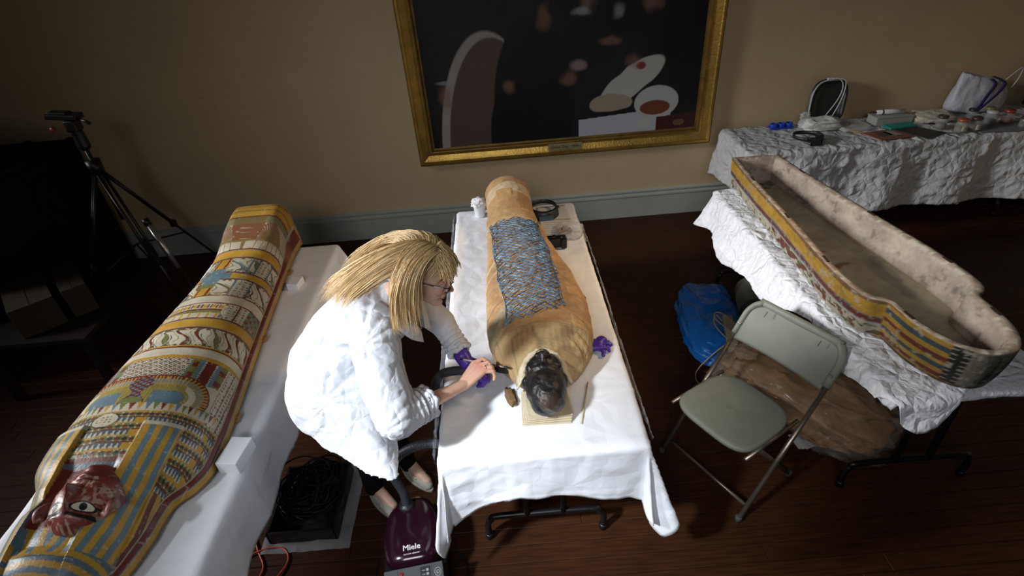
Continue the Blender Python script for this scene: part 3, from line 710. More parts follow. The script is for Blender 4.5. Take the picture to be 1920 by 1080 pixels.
# ================================================================ COFFIN BASE (open trough)
def coffin_base():
    rim = [(1.61, 3.58), (1.585, 3.3), (1.57, 3.03), (1.56, 2.73), (1.54, 2.36), (1.53, 2.11), (1.545, 1.95), (1.575, 1.88), (1.625, 1.845), (1.632, 1.80), (1.64, 1.70), (1.672, 1.60), (1.72, 1.525), (1.80, 1.475),
           (1.90, 1.485), (1.965, 1.545), (2.005, 1.63), (2.02, 1.72), (2.022, 1.80), (2.03, 1.845), (2.07, 1.87), (2.10, 1.93), (2.105, 2.05), (2.09, 2.25), (2.055, 2.5), (2.01, 2.81), (1.95, 3.29), (1.925, 3.56)]
    # resample closed outline
    P = [Vector((x, y, 0)) for x, y in rim]
    dense = []
    sharp = {0, len(rim) - 1}
    n = len(P)
    for i in range(n):
        p0, p1, p2, p3 = P[i - 1], P[i], P[(i + 1) % n], P[(i + 2) % n]
        if i in sharp: p0 = p1 - (p2 - p1)
        if (i + 1) % n in sharp: p3 = p2 + (p2 - p1)
        if i == n - 1: p0 = p1 - (p2 - p1); p3 = p2 + (p2 - p1)
        k = max(3, int((p2 - p1).length / .010))
        for j in range(k):
            u = j / k
            dense.append(.5 * ((2 * p1) + (-p0 + p2) * u + (2 * p0 - 5 * p1 + 4 * p2 - p3) * u * u + (-p0 + 3 * p1 - 3 * p2 + p3) * u ** 3))
    D = np.array([(v.x, v.y) for v in dense]); N = len(D)
    def inset(D, d):
        T = np.roll(D, -2, 0) - np.roll(D, 2, 0); T /= np.linalg.norm(T, axis=1)[:, None]
        nn = np.stack([-T[:, 1], T[:, 0]], 1)      # outline runs down the left side (counter-clockwise): inside is to the left
        return D + nn * (np.asarray(d) * np.ones(len(D)))[:, None]
    arc = np.concatenate([[0], np.cumsum(np.linalg.norm(np.diff(D, axis=0), axis=1))])
    zb, zt = .782, .992
    lev = []; cols = []
    wob = .0025 * (vn(arc, arc * 0, 14, 3) - .5) * 2
    nz = 34
    yy = D[:, 1]; headz = yy < 1.845
    bump_in = .010
    for i in range(nz + 1):      # outer wall, bottom to rim
        f = i / nz; z = zb + (zt - zb) * f
        dd = inset(D, .035 * (1 - f) ** 2 * (1 if True else 0) - .0 + wob * 0)
        lev.append(np.column_stack([dd, np.full(N, z)]))
        c = np.zeros((N, 3)); c[:] = OCH * .95
        side = ~headz
        fj = f + .03 * (vn(arc, arc * 0 + f, 9, 5) - .5)
        def s(m, cc): c[m] = cc
        s(side & (fj < .42), CRM * .8)
        gl = side & (fj < .36) & (fj > .04) & ((arc > .75)) & (vn(arc * 1.0, arc * 0 + f * .25, 34, 8) > .56); s(gl, RED * .9)
        gl = side & (fj < .34) & (fj > .06) & (vn(arc, arc * 0 + f * .3, 50, 9) > .70); s(gl, GRN * .6)
        s(side & (fj > .40) & (fj < .44), BLU); s(side & (fj > .44) & (fj < .54), RED); s(side & (fj > .54) & (fj < .58), BLU * .8); s(side & (fj > .72) & (fj < .0), RED)
        s(side & (fj > .92), BRN)
        hs = np.floor(fj * 9).astype(int) % 4; s(headz & (hs == 1), RED); s(headz & (hs == 3), BLU * .4)
        xx = D[:, 0]; mid = headz & (xx > 1.70) & (xx < 1.745); s(mid, DRK * .7); s(mid & (np.sin(f * 55) > .6) & (np.abs(xx - 1.722) > .009), CRM * .7)
        disc = headz & (xx >= 1.745); s(disc, CRM * .42); 
        q = np.hypot((xx - 1.915) / .05, (f - .48) / .40); s(disc & (q < 1), RED * .35); s(disc & (q < 1) & (q > .85), DRK)
        s(disc & (np.abs(xx - 1.84) < .016 * (1.2 - f)) & (f > .15) & (f < .9), DRK * 1.5)
        s(headz & (f < .06), BRN * .6)
        n_ = .62 + .55 * (.5 * vn(arc, arc * 0 + f * .2, 18, 6) + .5 * vn(arc, arc * 0 + f * .2, 70, 7)); c *= n_[:, None]
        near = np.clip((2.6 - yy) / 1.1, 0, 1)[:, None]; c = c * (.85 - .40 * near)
        chip = np.clip((.6 * vn(arc, arc * 0 + f * .2, 38, 17) + .4 * vn(arc, arc * 0 + f * .2, 130, 18) - .66) * 9, 0, 1)[:, None] * .6; c = c * (1 - chip) + CRM * .5 * chip
        cols.append(c)
    # rim top
    th = .036
    for j, d in enumerate((.004, .018, th - .004)):
        z = zt + (.003, .005, .002)[j]
        dd = inset(D, d + 0 * wob); lev.append(np.column_stack([dd, z + .003 * (vn(arc, arc * 0 + j, 30, 4) - .5)]))
        c = np.zeros((N, 3)); c[:] = np.array((.34, .25, .18)); c *= (.6 + .8 * vn(arc, arc * 0 + j * .3, 26, 11))[:, None]
        ch = vn(arc, arc * 0 + j * .2, 45, 12) > .72; c[ch] = CRM * .9
        cols.append(c)
    # inner wall
    for i in range(1, 17):
        f = 1 - i / 16; z = zb + .035 + (zt - zb - .035) * f
        dd = inset(D, th + .006 + .020 * (1 - f) ** 2); lev.append(np.column_stack([dd, np.full(N, z)]))
        c = np.zeros((N, 3)); c[:] = np.array((.40, .32, .25)); c *= (.60 + .45 * vn(arc, arc * 0 + f * .2, 12, 14) + .28 * vn(arc, arc * 0 + f * .2, 75, 24))[:, None]
        dk = np.clip((vn(arc, arc * 0 + f * .2, 16, 19) * .6 + vn(arc, arc * 0 + f * .2, 60, 29) * .4 - .60) * 6, 0, 1)[:, None] * .55; c = c * (1 - dk) + np.array((.07, .055, .045)) * dk
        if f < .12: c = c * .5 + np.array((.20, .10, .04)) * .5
        cols.append(c)
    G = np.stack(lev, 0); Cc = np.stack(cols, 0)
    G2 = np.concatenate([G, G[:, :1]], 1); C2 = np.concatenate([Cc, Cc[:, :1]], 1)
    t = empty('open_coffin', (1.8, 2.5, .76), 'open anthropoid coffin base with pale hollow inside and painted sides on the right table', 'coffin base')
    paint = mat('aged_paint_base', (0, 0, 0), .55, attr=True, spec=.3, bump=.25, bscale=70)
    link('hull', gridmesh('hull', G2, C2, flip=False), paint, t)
    # inner floor: a grid between left and right inner walls
    inn = inset(D, th + .02)
    # find left/right x for each y
    ys = np.linspace(1.53, 3.53, 190); L = []; 
    cxm = lambda y: np.interp(y, [1.45, 3.6], [1.82, 1.77])
    lft = inn[inn[:, 0] < cxm(inn[:, 1])]; rgt = inn[inn[:, 0] >= cxm(inn[:, 1])]
    lo = lft[np.argsort(lft[:, 1])]; ro = rgt[np.argsort(rgt[:, 1])]
    xl = np.interp(ys, lo[:, 1], lo[:, 0]) - .02; xr = np.interp(ys, ro[:, 1], ro[:, 0]) + .02
    u = np.linspace(0, 1, 70)
    Xf = xl[:, None] * (1 - u) + xr[:, None] * u; Yf = np.repeat(ys[:, None], 70, 1)
    Zf = zb + .034 + .02 * (2 * np.abs(u - .5))[None] ** 4 + .002 * (vn(Xf, Yf, 6, 3) - .5)
    Cf = np.zeros(Xf.shape + (3,)); Cf[:] = (.36, .315, .21); Cf *= (.62 + .7 * (.6 * vn(Xf, Yf, 7, 1) + .4 * vn(Xf, Yf, 30, 2)))[..., None]
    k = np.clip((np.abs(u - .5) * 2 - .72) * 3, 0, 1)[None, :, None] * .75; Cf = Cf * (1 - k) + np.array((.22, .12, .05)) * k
    def stain(cx, cy, rx, ry, c, a_, s):
        nonlocal Cf
        d = np.hypot((Xf - cx) / rx, (Yf - cy) / ry) + 1.1 * (vn(Xf, Yf, 24, s) - .5); m = np.clip((1 - d) * 4, 0, 1)[..., None] * a_; Cf = Cf * (1 - m) + np.array(c) * m
    stain(1.80, 2.42, .07, .035, (.16, .06, .02), .85, 3); stain(1.70, 2.56, .07, .012, (.16, .07, .03), .8, 4); stain(1.84, 1.62, .15, .10, (.24, .10, .03), .5, 5)
    stain(1.65, 3.1, .05, .3, (.17, .10, .05), .5, 6); stain(1.75, 3.48, .2, .08, (.05, .035, .025), .7, 7); stain(1.95, 2.3, .05, .2, (.08, .09, .08), .35, 8)
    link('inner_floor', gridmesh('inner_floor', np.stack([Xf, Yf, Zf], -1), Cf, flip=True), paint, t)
    MB().prism([(float(a_), float(b_)) for a_, b_ in inset(D, .038)[::3]], zb - .002, zb + .012).obj('underside', mat('underside_wood', (.12, .07, .03), .7, var=.4), t, smooth=False)
    # tenon slots in the rim
    slot = mat('slot_shadow', (.03, .014, .007), .9)
    cen = inset(D, .018); 
    for y0_, sd in ((3.2, 0), (2.68, 0), (2.22, 0), (1.74, 0), (3.25, 1), (2.62, 1), (2.12, 1), (1.72, 1)):
        pts = cen[(cen[:, 0] < 1.8) if sd == 0 else (cen[:, 0] >= 1.8)]; i = np.argmin(np.abs(pts[:, 1] - y0_)); p = pts[i]; q = pts[min(i + 2, len(pts) - 1)]
        an = math.atan2(q[1] - p[1], q[0] - p[0]); MB().box((float(p[0]), float(p[1]), zt - .004), (.055, .012, .024), Matrix.Rotation(an, 3, 'Z')).obj('mortise', slot, t, smooth=False)
coffin_base()
# ================================================================ MUMMY
def mum_c(Y): return smooth_interp(Y, [1.72, 1.80, 1.95, 2.1, 2.4, 2.9, 3.3, 3.62], [.115, .115, .115, .115, .105, .06, .03, .02])
def mum_w(Y): return smooth_interp(Y, [1.70, 1.73, 1.80, 1.90, 2.05, 2.2, 2.45, 2.75, 3.0, 3.3, 3.45, 3.57, 3.62], [.07, .12, .185, .228, .250, .250, .235, .20, .175, .150, .150, .135, .08])
def mum_h(Y): return smooth_interp(Y, [1.70, 1.75, 1.85, 2.0, 2.2, 2.5, 2.9, 3.15, 3.3, 3.45, 3.55, 3.62], [.09, .14, .185, .215, .215, .195, .18, .175, .20, .245, .255, .16])
MZ = .752
def mum_pt(Y, T, lift=0):
    """T in -1..1 maps to 0..pi round the body, from the left underside over the top"""
    q = T * 2.15
    w = mum_w(Y); h = mum_h(Y); c = mum_c(Y)
    x = np.sin(q); z = np.cos(q)
    X = c + x * (w + lift); Z = MZ + h * .5 + z * (h * .5 + lift)
    return X, Z
def mummy():
    NY, NT = 620, 220
    Y, T = np.meshgrid(np.linspace(3.62, 1.70, NY), np.linspace(-1, 1, NT), indexing='ij')
    S = T * mum_w(Y) * 1.9
    C = np.zeros(Y.shape + (3,)); base = np.array((.40, .235, .095)); C[:] = base
    H = np.zeros(Y.shape)
    def wrap(y0, slope, width, seed, amp=.0035, tone=1.0, rng_=(-9, 9), colr=None, arch=0):
        nonlocal C, H
        d = (Y - y0 - slope * S - arch * S ** 2) + .006 * (vn(S, Y, 20, seed) - .5)
        m = np.clip((width / 2 - np.abs(d)) / .004, 0, 1) * ((S > rng_[0]) & (S < rng_[1]))
        H = H + m * amp * (.8 + .2 * np.sin(d * 400)); c = base * tone if colr is None else np.array(colr)
        C = C * (1 - m[..., None]) + (c * (.9 + .2 * vn(S * 1, Y, 60, seed))[..., None]) * m[..., None]
    k = 0
    for y0 in np.arange(3.55, 1.75, -.085):
        wrap(y0, .25 * math.sin(k * 2.1), .07, k, .0022, .86 + .22 * rng.rand(), arch=-.3 - .5 * (y0 < 2.2)); k += 1
    wrap(3.42, .1, .10, 40, .005, colr=(.52, .40, .25), rng_=(-.17, .20), arch=-1.2); wrap(3.37, .05, .06, 41, .004, 1.0, rng_=(-.07, .02))
    wrap(3.22, .0, .05, 42, .006, .95, arch=-1.0)
    wrap(3.08, .0, .035, 43, .006, 1.12, arch=-1.5)
    wrap(2.72, .75, .035, 44, .004, colr=(.62, .47, .27), rng_=(-.9, -.12)); wrap(2.60, .72, .035, 45, .004, colr=(.52, .38, .2), rng_=(-.9, -.10))
    wrap(2.30, .8, .018, 46, .003, colr=(.17, .14, .09), rng_=(-.9, -.16)); wrap(2.18, .9, .15, 47, .003, colr=(.37, .28, .16), rng_=(-.9, -.13)); wrap(2.1, 1.0, .012, 48, .003, colr=(.12, .09, .05), rng_=(-.9, -.2))
    wrap(2.10, -.9, .09, 49, .006, 1.08, rng_=(.14, .9)); wrap(2.03, -1.0, .03, 50, .008, 1.25, rng_=(.14, .9)); wrap(2.26, -.2, .06, 51, .004, 1.1, rng_=(.15, .9)); wrap(1.97, -1.1, .02, 52, .006, 1.3, rng_=(.1, .9))
    # shoulder shroud, brown stains
    m = np.clip((1.955 - .9 * S ** 2 - Y) / .01, 0, 1); H += m * .006; C = C * (1 - m[..., None]) + np.array((.36, .25, .115)) * m[..., None]
    sp = np.clip((vn(S, Y, 14, 60) * .6 + vn(S * .6, Y, 50, 61) * .4 - .50) * 7, 0, 1) * m * (S > .0); C = C * (1 - .6 * sp[..., None]) + np.array((.15, .08, .025)) * .6 * sp[..., None]
    f = np.clip((ridge(S, Y * .35, 24, 62) - .72) * 4, 0, 1) * m * (S < .02); C = C * (1 - .35 * f[..., None])
    pleat = np.sin(S * 260 + 3 * vn(S, Y, 8, 5)) * (np.abs(Y - 1.9) < .1) * m * .0012; H += pleat
    C *= (.68 + .62 * (.5 * vn(S, Y, 11, 33) + .5 * vn(S, Y, 46, 34)))[..., None]
    dr = np.clip((vn(S, Y, 8, 70) - .6) * 4, 0, 1)[..., None]; C = C * (1 - .35 * dr) + np.array((.30, .12, .035)) * .35 * dr
    H += .0025 * crumple(S, Y, 12, 9)
    X, Z = mum_pt(Y, T, H)
    Z = np.maximum(Z, MZ - .003)
    P = np.stack([X, Y, Z], -1)
    t = empty('mummy', (.08, 2.6, .75), 'linen wrapped mummy with dark bare head lying on the centre table', 'mummy')
    lin = mat('old_linen', (0, 0, 0), .85, attr=True, bump=.35, bscale=130, sheen=.15)
    o = link('wrapped_body', gridmesh('wrapped_body', P, C, flip=True), lin, t)
    # ends
    ty = np.linspace(-1, 1, 40)
    for yy in (3.62, 1.70):
        x, z = mum_pt(np.full(40, yy), ty); V = [(a, yy, max(b, MZ - .003)) for a, b in zip(x, z)]
        V.append((float(mum_c(yy)), yy + (.015 if yy > 3 else -.01), MZ + .07)); F = [(i, i + 1, 40) for i in range(39)] + [(39, 0, 40)]
        me = pymesh('end_wrapping', V, F); vcol(me, np.tile(base * .7, (41, 1))); link('end_wrapping', me, lin, t)
    # ragged flap over the throat and the pale collar band
    pale = mat('pale_linen', (.60, .50, .34), .85, var=.15, vscale=25, bump=.3, bscale=120)
    pts = []
    for k in range(29):
        a = math.radians(-12 + 204 * k / 28); pts.append((.105 + .094 * math.cos(a), 1.712 + .092 * math.sin(a), .850 + .070 * max(0, math.sin(a)) ** .8))
    V = []; F = []; nn = 7
    for i, p in enumerate(pts):
        for j in range(nn):
            u = j / (nn - 1); a = math.radians(-12 + 204 * i / 28)
            r = .020 + .05 * u + .004 * math.sin(i * 2.3 + j)
            V.append((p[0] + (r - .04) * math.cos(a), p[1] + (r - .04) * math.sin(a), p[2] + .022 * math.sin(PI * min(u * 1.1, 1)) - .035 * u * u + .002 * math.sin(i * 1.7)))
    for i in range(len(pts) - 1):
        for j in range(nn - 1): F.append((i * nn + j, i * nn + j + 1, (i + 1) * nn + j + 1, (i + 1) * nn + j))
    o = link('collar_band', pymesh('collar_band', V, F), pale, t); s = o.modifiers.new('s', 'SOLIDIFY'); s.thickness = .006
    # head: resin-black, lying face up, crown toward the near end
    b = MB(); hx, hy, hz = .105, 1.655, .874
    b.ell((hx, hy - .030, hz), (.084, .120, .084)); b.ell((hx, hy - .085, hz - .012), (.074, .062, .070)); b.ell((hx, hy + .05, hz - .004), (.081, .100, .082)); b.ell((hx, hy + .110, hz + .012), (.052, .040, .050))
    b.ell((hx, hy + .012, hz + .068), (.058, .022, .022)); 
    b.cone((hx, hy + .015, hz + .072), (hx, hy + .065, hz + .100), .008, .015); b.cone((hx - .014, hy + .068, hz + .086), (hx + .014, hy + .068, hz + .086), .009, .009)
    b.cone((hx - .056, hy + .045, hz + .045), (hx - .036, hy + .08, hz + .052), .020, .020); b.cone((hx + .056, hy + .045, hz + .045), (hx + .036, hy + .08, hz + .052), .020, .020)
    b.cone((hx - .022, hy + .098, hz + .068), (hx + .022, hy + .098, hz + .068), .012, .012); b.ell((hx, hy + .125, hz + .048), (.028, .022, .028))
    b.ell((hx - .083, hy + .02, hz - .015), (.014, .028, .03)); b.ell((hx + .083, hy + .02, hz - .015), (.014, .028, .03))
    me = b.blob(.0045, 4); co = coords(me); nr = normals(me)
    g = lambda cx, cy, sx, sy: np.exp(-((co[:, 0] - cx) / sx) ** 2 - ((co[:, 1] - cy) / sy) ** 2) * (co[:, 2] > hz + .03)
    d = -.008 * (g(hx - .034, hy + .036, .018, .012) + g(hx + .034, hy + .036, .018, .012)) - .005 * g(hx, hy + .098, .026, .004)
    d += .004 * crumple(co[:, 0] + co[:, 2], co[:, 1], 22, 3) + .0015 * crumple(co[:, 0] + co[:, 2], co[:, 1], 70, 5)
    co = co + nr * d[:, None]; setcoords(me, co)
    n = vn(co[:, 0] + co[:, 2] * .7, co[:, 1], 22, 4); Cc = np.array((.010, .009, .009))[None] * np.ones((len(co), 1)); k = np.clip((n - .5) * 3, 0, 1)[:, None] * np.clip((hy + .03 - co[:, 1]) * 12, .12, 1)[:, None]
    Cc = Cc * (1 - k * .7) + np.array((.085, .052, .034)) * k * .7
    hl = (np.abs(np.hypot((co[:, 0] - hx + .01) / .030, (co[:, 1] - hy - .108) / .013) - 1) < .16) & (co[:, 1] > hy + .108) & (co[:, 2] > hz + .02); Cc[hl] = (.50, .42, .25)
    vcol(me, Cc)
    link('head', me, mat('dark_resin', (0, 0, 0), .42, attr=True, bump=.4, bscale=45, spec=.5), t)
    # bead net: two crossing families of strands laid over the wrapping
    net = MB(); s0, s1, ya, yb_ = -.125, .125, 3.075, 2.0
    cs = lambda y: float(np.interp(y, [2.0, 2.35, 3.075], [-.008, -.022, -.006]))
    def P_(s, y):
        w = float(mum_w(np.array(y))); T_ = (s + cs(y)) / (w * 1.9) * 1.16
        xx, zz = mum_pt(np.array(y), np.array(T_), .0085); return (float(xx), y, float(zz))
    pitch = .034; hx_ = .125
    rr = random.Random(5); ends = []
    for fam in (1, -1):
        k = -30
        while k < 60:
            y_start = ya + hx_ - k * pitch if True else 0
            pts = []; n_ = 22
            for i in range(n_ + 1):
                s = -hx_ + 2 * hx_ * i / n_; y = y_start - fam * (s) * 1.0 - .10
                nar = .006 * math.sin(k * 1.7 + i * .7)
                lim = hx_ * (1.0 - .10 * (y < 2.35) + .04 * math.sin(y * 17))
                if abs(s) > lim: continue
                yy_max = ya - .25 * s * s / hx_ ** 2 * .12 + .006 * math.sin(s * 90); yy_min = yb_ + .10 * (s + hx_) / (2 * hx_) * 1.0 - .04 + .012 * math.sin(s * 60)
                if y > yy_max or y < yy_min: 
                    if len(pts) > 1: net.tube(pts, .0028, 5); 
                    pts = []; continue
                p = P_(s + nar * .4, y); pts.append((p[0], p[1], p[2] + .001 * math.sin(i * 2.5 + k)))
            if len(pts) > 1: net.tube(pts, .0028, 5)
            k += 1
    # edge strings
    for sg in (-1, 1): net.tube([P_(sg * hx_ * (1.0 - .10 * (y < 2.35) + .04 * math.sin(y * 17)), y) for y in np.linspace(ya - .02, yb_ + (.06 if sg > 0 else -.03), 60)], .0024, 5)
    me = net.mesh('bead_net'); co = coords(me); n = vn(co[:, 0] * 1.0, co[:, 1], 95, 3); Cc = np.where((n > .45)[:, None], np.array((.06, .20, .40)), np.array((.018, .05, .10))); Cc[n > .76] = (.16, .40, .62); Cc[n < .22] = (.06, .045, .035)
    vcol(me, Cc); o = link('bead_net', me, mat('faience_beads', (0, 0, 0), .3, attr=True), t); o['label'] = 'blue faience bead net laid over the chest and legs'
    # threads fraying on the left edge
    fr = mat('linen_thread', (.45, .30, .15), .9)
    b = MB()
    for i in range(14):
        y = 2.05 + .11 * i; x, z = mum_pt(np.array(y), np.array(-.52)); x, z = float(x), float(z)
        b.tube([(x, y, z), (x - .012, y + .006 * math.sin(i), z - .012), (x - .024, y - .01 * math.cos(i * 2), z - .03)], .0006, 4)
    o = b.obj('loose_thread', fr, t); o['kind'] = 'stuff'
mummy()
# folded cloth pad under the head
b = MB(); 
for k in range(4): b.box((.100 + .003 * k, 1.63 + .004 * k, .752 + .008 * k), (.205 - .006 * k, .19, .0065), Matrix.Rotation(.03 * (k - 1), 3, 'Z'))
o = b.obj('folded_pad', mat('unbleached_cotton', (.52, .44, .30), .85, var=.15, vscale=20, bump=.3, bscale=50), None, bevel=.003); tag(o, 'folded beige cotton pad under the dark head of the mummy', 'pad')
# ================================================================ THE CONSERVATOR
def person():
    t = empty('person', (-.70, 1.82, 0), 'fair-haired person in a white coat and glasses bending over the mummy with a brush', 'person')
    V3 = Vector
    hc = V3((-.318, 1.715, 1.418)); f = V3((.90, -.12, -.38)).normalized(); h = V3((.38, .10, .92)); h = (h - f * h.dot(f)).normalized(); s = f.cross(h)   # s: her right, toward the camera
    HM = Matrix((f, s, h)).transposed()
    L = lambda a, b, c: hc + HM @ V3((a, b, c))
    # ---------- body: one continuous surface
    b = MB()
    b.ell(L(-.018, 0, .035), (.098, .076, .090), HM); b.ell(L(.026, 0, -.022), (.064, .060, .088), HM)
    for q in (-1, 1):
        b.cone(L(0, q * .048, -.055), L(.066, q * .008, -.092), .022, .017); b.ell(L(.060, q * .034, -.026), (.024, .022, .022), HM)
        b.ell(L(-.008, q * .077, -.008), (.017, .007, .027), HM); b.ell(L(.079, q * .024, .022), (.010, .022, .007), HM)
    b.ell(L(.080, 0, -.092), (.014, .018, .014), HM)
    b.cone(L(.084, 0, .008), L(.111, 0, -.026), .0065, .0095); b.cone(L(.098, -.010, -.030), L(.098, .010, -.030), .008, .008)
    b.ell(L(.087, 0, -.054), (.011, .021, .0055), HM); b.ell(L(.086, 0, -.064), (.011, .018, .006), HM)
    neck = V3((-.455, 1.775, 1.30)); b.cone(L(-.035, 0, -.05), neck, .052, .060)
    pel = V3((-.80, 1.80, .92)); chest = V3((-.56, 1.78, 1.20))
    b.cone(neck, chest, .06, .12); b.cone(chest, V3((-.70, 1.79, 1.07)), .135, .12); b.cone(V3((-.70, 1.79, 1.07)), pel, .12, .14)
    shR, shL = V3((-.53, 1.62, 1.225)), V3((-.49, 1.93, 1.215)); elR, elL = V3((-.475, 1.425, .985)), V3((-.335, 1.985, .985))
    wrR, wrL = V3((-.238, 1.655, .898)), V3((-.232, 1.835, .862))
    b.cone(chest, shR, .10, .058); b.cone(chest, shL, .10, .058)
    b.cone(shR, elR, .055, .043); b.cone(shL, elL, .055, .043)
    for e_, w_, bas in ((elR, wrR, (0, .3, 1)), (elL, wrL, (1, 0, .2))):
        mid = e_.lerp(w_, .32); b.cone(e_, mid, .040, .041); b.cone(mid, w_, .041, .026, bas=bas, fl=.82)
    for q, hip, kn, an in ((1, (-.80, 1.72, .90), (-.765, 1.745, .49), (-.805, 1.80, .095)), (-1, (-.78, 1.88, .90), (-.68, 1.90, .49), (-.64, 1.93, .095))):
        b.cone(hip, kn, .085, .055); b.cone(kn, V3(kn).lerp(V3(an), .4), .055, .052); b.cone(V3(kn).lerp(V3(an), .4), an, .052, .034)
        b.cone(an, V3(an) + V3((.10, -.09, -.055)), .033, .026)
    # right hand, palm down, fingers closing on the brush
    K = V3((-.168, 1.735, .918)); ac = V3((-.66, .68, .22)).normalized(); pd = (K - wrR).normalized()
    def hand(wr, K, ac, fdirs, spread, lens_, thumb, r=1.0):
        out = []
        for k, o in enumerate(spread):
            kk = K + ac * o; out.append(('p', wr + ac * o * .55, kk))
            b.cone(wr + ac * o * .45, kk, .0145 * r, .0115 * r)
            p = kk
            for j, d in enumerate(fdirs[k]):
                q = p + V3(d).normalized() * lens_[k] * (1.0, .62, .50)[j]
                b.cone(p, q, (.0098, .0088, .0080)[j] * r, (.0088, .0080, .0070)[j] * r, n=12); p = q
            out.append(p)
        for j in range(len(thumb) - 1):
            b.cone(thumb[j], thumb[j + 1], (.014, .0115, .0098)[j] * r, (.0115, .0098, .0080)[j] * r, n=12)
    fd = [[(.78, .38, .02), (.72, -.02, -.62), (.42, -.32, -.80)], [(.84, .25, .04), (.55, -.15, -.75), (.12, -.40, -.85)],
          [(.86, .14, .0), (.42, -.22, -.82), (-.10, -.42, -.80)], [(.84, .05, -.10), (.25, -.22, -.85), (-.25, -.35, -.80)]]
    hand(wrR, K, ac, fd, (.033, .0115, -.0105, -.031), (.044, .047, .043, .036),
         [wrR + V3((.012, .022, -.012)), V3((-.205, 1.728, .880)), V3((-.170, 1.760, .872)), V3((-.135, 1.762, .872))])
    # left hand closed round the nozzle
    KL = V3((-.170, 1.800, .850)); acL = V3((.30, .90, .05)).normalized()
    fl_ = [[(.5, -.35, -.65), (-.3, -.45, -.75), (-.85, .1, -.2)]] * 4
    hand(wrL, KL, acL, fl_, (-.030, -.010, .011, .031), (.038, .041, .038, .032),
         [wrL + V3((.01, -.02, -.012)), V3((-.205, 1.775, .835)), V3((-.168, 1.757, .825)), V3((-.14, 1.757, .815))])
    me = b.blob(.0038, 3, .5)
    co = coords(me); nr = normals(me)
    # face modelling by displacement in head space
    q = (co - np.array(hc)) @ np.array(HM)      # components f, s, h
    g = lambda a, b_, c, sa, sb, sc: np.exp(-((q[:, 0] - a) / sa) ** 2 - ((q[:, 1] - b_) / sb) ** 2 - ((q[:, 2] - c) / sc) ** 2)
    d = np.zeros(len(co))
    for sg in (-1, 1): d += -.009 * g(.078, sg * .031, .003, .022, .017, .010) - .003 * g(.08, sg * .022, -.045, .02, .006, .015)
    d += -.0045 * g(.095, 0, -.0590, .02, .022, .0022) - .002 * g(.095, 0, -.076, .02, .02, .004)
    co = co + nr * d[:, None]; setcoords(me, co)
    C = np.zeros((len(co), 3)); C[:] = (.60, .37, .27)
    def put(m, c): 
        m = np.clip(m, 0, 1)[:, None]; C[:] = C * (1 - m) + np.array(c) * m
    put(.75 * g(.09, 0, -.0585, .03, .020, .0075), (.42, .13, .11)); put(.5 * g(.07, .04, -.03, .03, .022, .02) + .5 * g(.07, -.04, -.03, .03, .022, .02), (.56, .24, .17)); put(.55 * g(.108, 0, -.028, .015, .014, .012), (.58, .24, .18))
    for sg in (-1, 1): put(.75 * g(.085, sg * .030, .022, .02, .020, .004), (.22, .12, .06))
    hd = np.exp(-((co - np.array(K)) ** 2).sum(1) / .0035); put(.55 * hd, (.58, .26, .19))
    kn_ = np.zeros(len(co))
    for o in (.033, .0115, -.0105, -.031):
        kk = np.array(K + ac * o); kn_ += np.exp(-((co - kk) ** 2).sum(1) / .00018)
    put(.45 * kn_, (.60, .22, .16))
    put((vn(co[:, 0] + co[:, 2], co[:, 1], 90, 3) - .5) * .5, (.48, .24, .16))
    vcol(me, C)
    skin = mat('skin', (.5, .3, .2), .48, attr=True, sss=.12, bump=.12, bscale=220)
    link('body', me, skin, t)
    # eyes
    for sg in (-1, 1):
        eb = MB().ell(L(.0705, sg * .031, .003), (.0135, .0135, .0125), HM).obj('eye', mat('eye_white', (.75, .72, .68), .2), t)
        MB().ell(L(.0805, sg * .031, -.001), (.0045, .0055, .0055), HM).obj('iris', mat('iris_blue', (.05, .07, .09), .15), eb)
        lid = MB()
        lid.ell(L(.0705, sg * .031, .006), (.0150, .0152, .0115), HM); lid.obj('eyelid', mat('lid_skin', (.50, .26, .18), .5), t)
    # ---------- coat
    c = MB()
    c.cone(neck + V3((-.015, 0, -.035)), chest + V3((-.02, 0, 0)), .085, .155); c.cone(chest + V3((-.02, 0, 0)), V3((-.70, 1.78, 1.09)), .160, .165)
    c.cone(V3((-.70, 1.78, 1.09)), V3((-.805, 1.785, .94)), .168, .185)
    c.cone(chest + V3((-.01, 0, .02)), shR + V3((0, -.005, 0)), .125, .090); c.cone(chest + V3((-.01, 0, .02)), shL, .12, .080)
    c.cone(shR, shR.lerp(elR, .5) + V3((-.01, 0, -.01)), .093, .090); c.cone(shR.lerp(elR, .5) + V3((-.01, 0, -.01)), elR, .090, .080)
    cfR = elR.lerp(wrR, .36); c.cone(elR, cfR, .078, .058); c.cone(shL, elL, .082, .064); cfL = elL.lerp(wrL, .58); c.cone(elL, cfL, .062, .047)
    # skirt of the coat: lofted closed rings, the open front swinging toward the near side
    rings = [((-.66, 1.76, 1.16), .13, .15, .0), ((-.72, 1.75, 1.06), .180, .18, .1), ((-.765, 1.72, .97), .210, .205, .2), ((-.775, 1.705, .90), .215, .205, .3), ((-.77, 1.695, .85), .215, .205, .35), ((-.762, 1.69, .81), .215, .205, .38)]
    n = 72; V = []; F = []
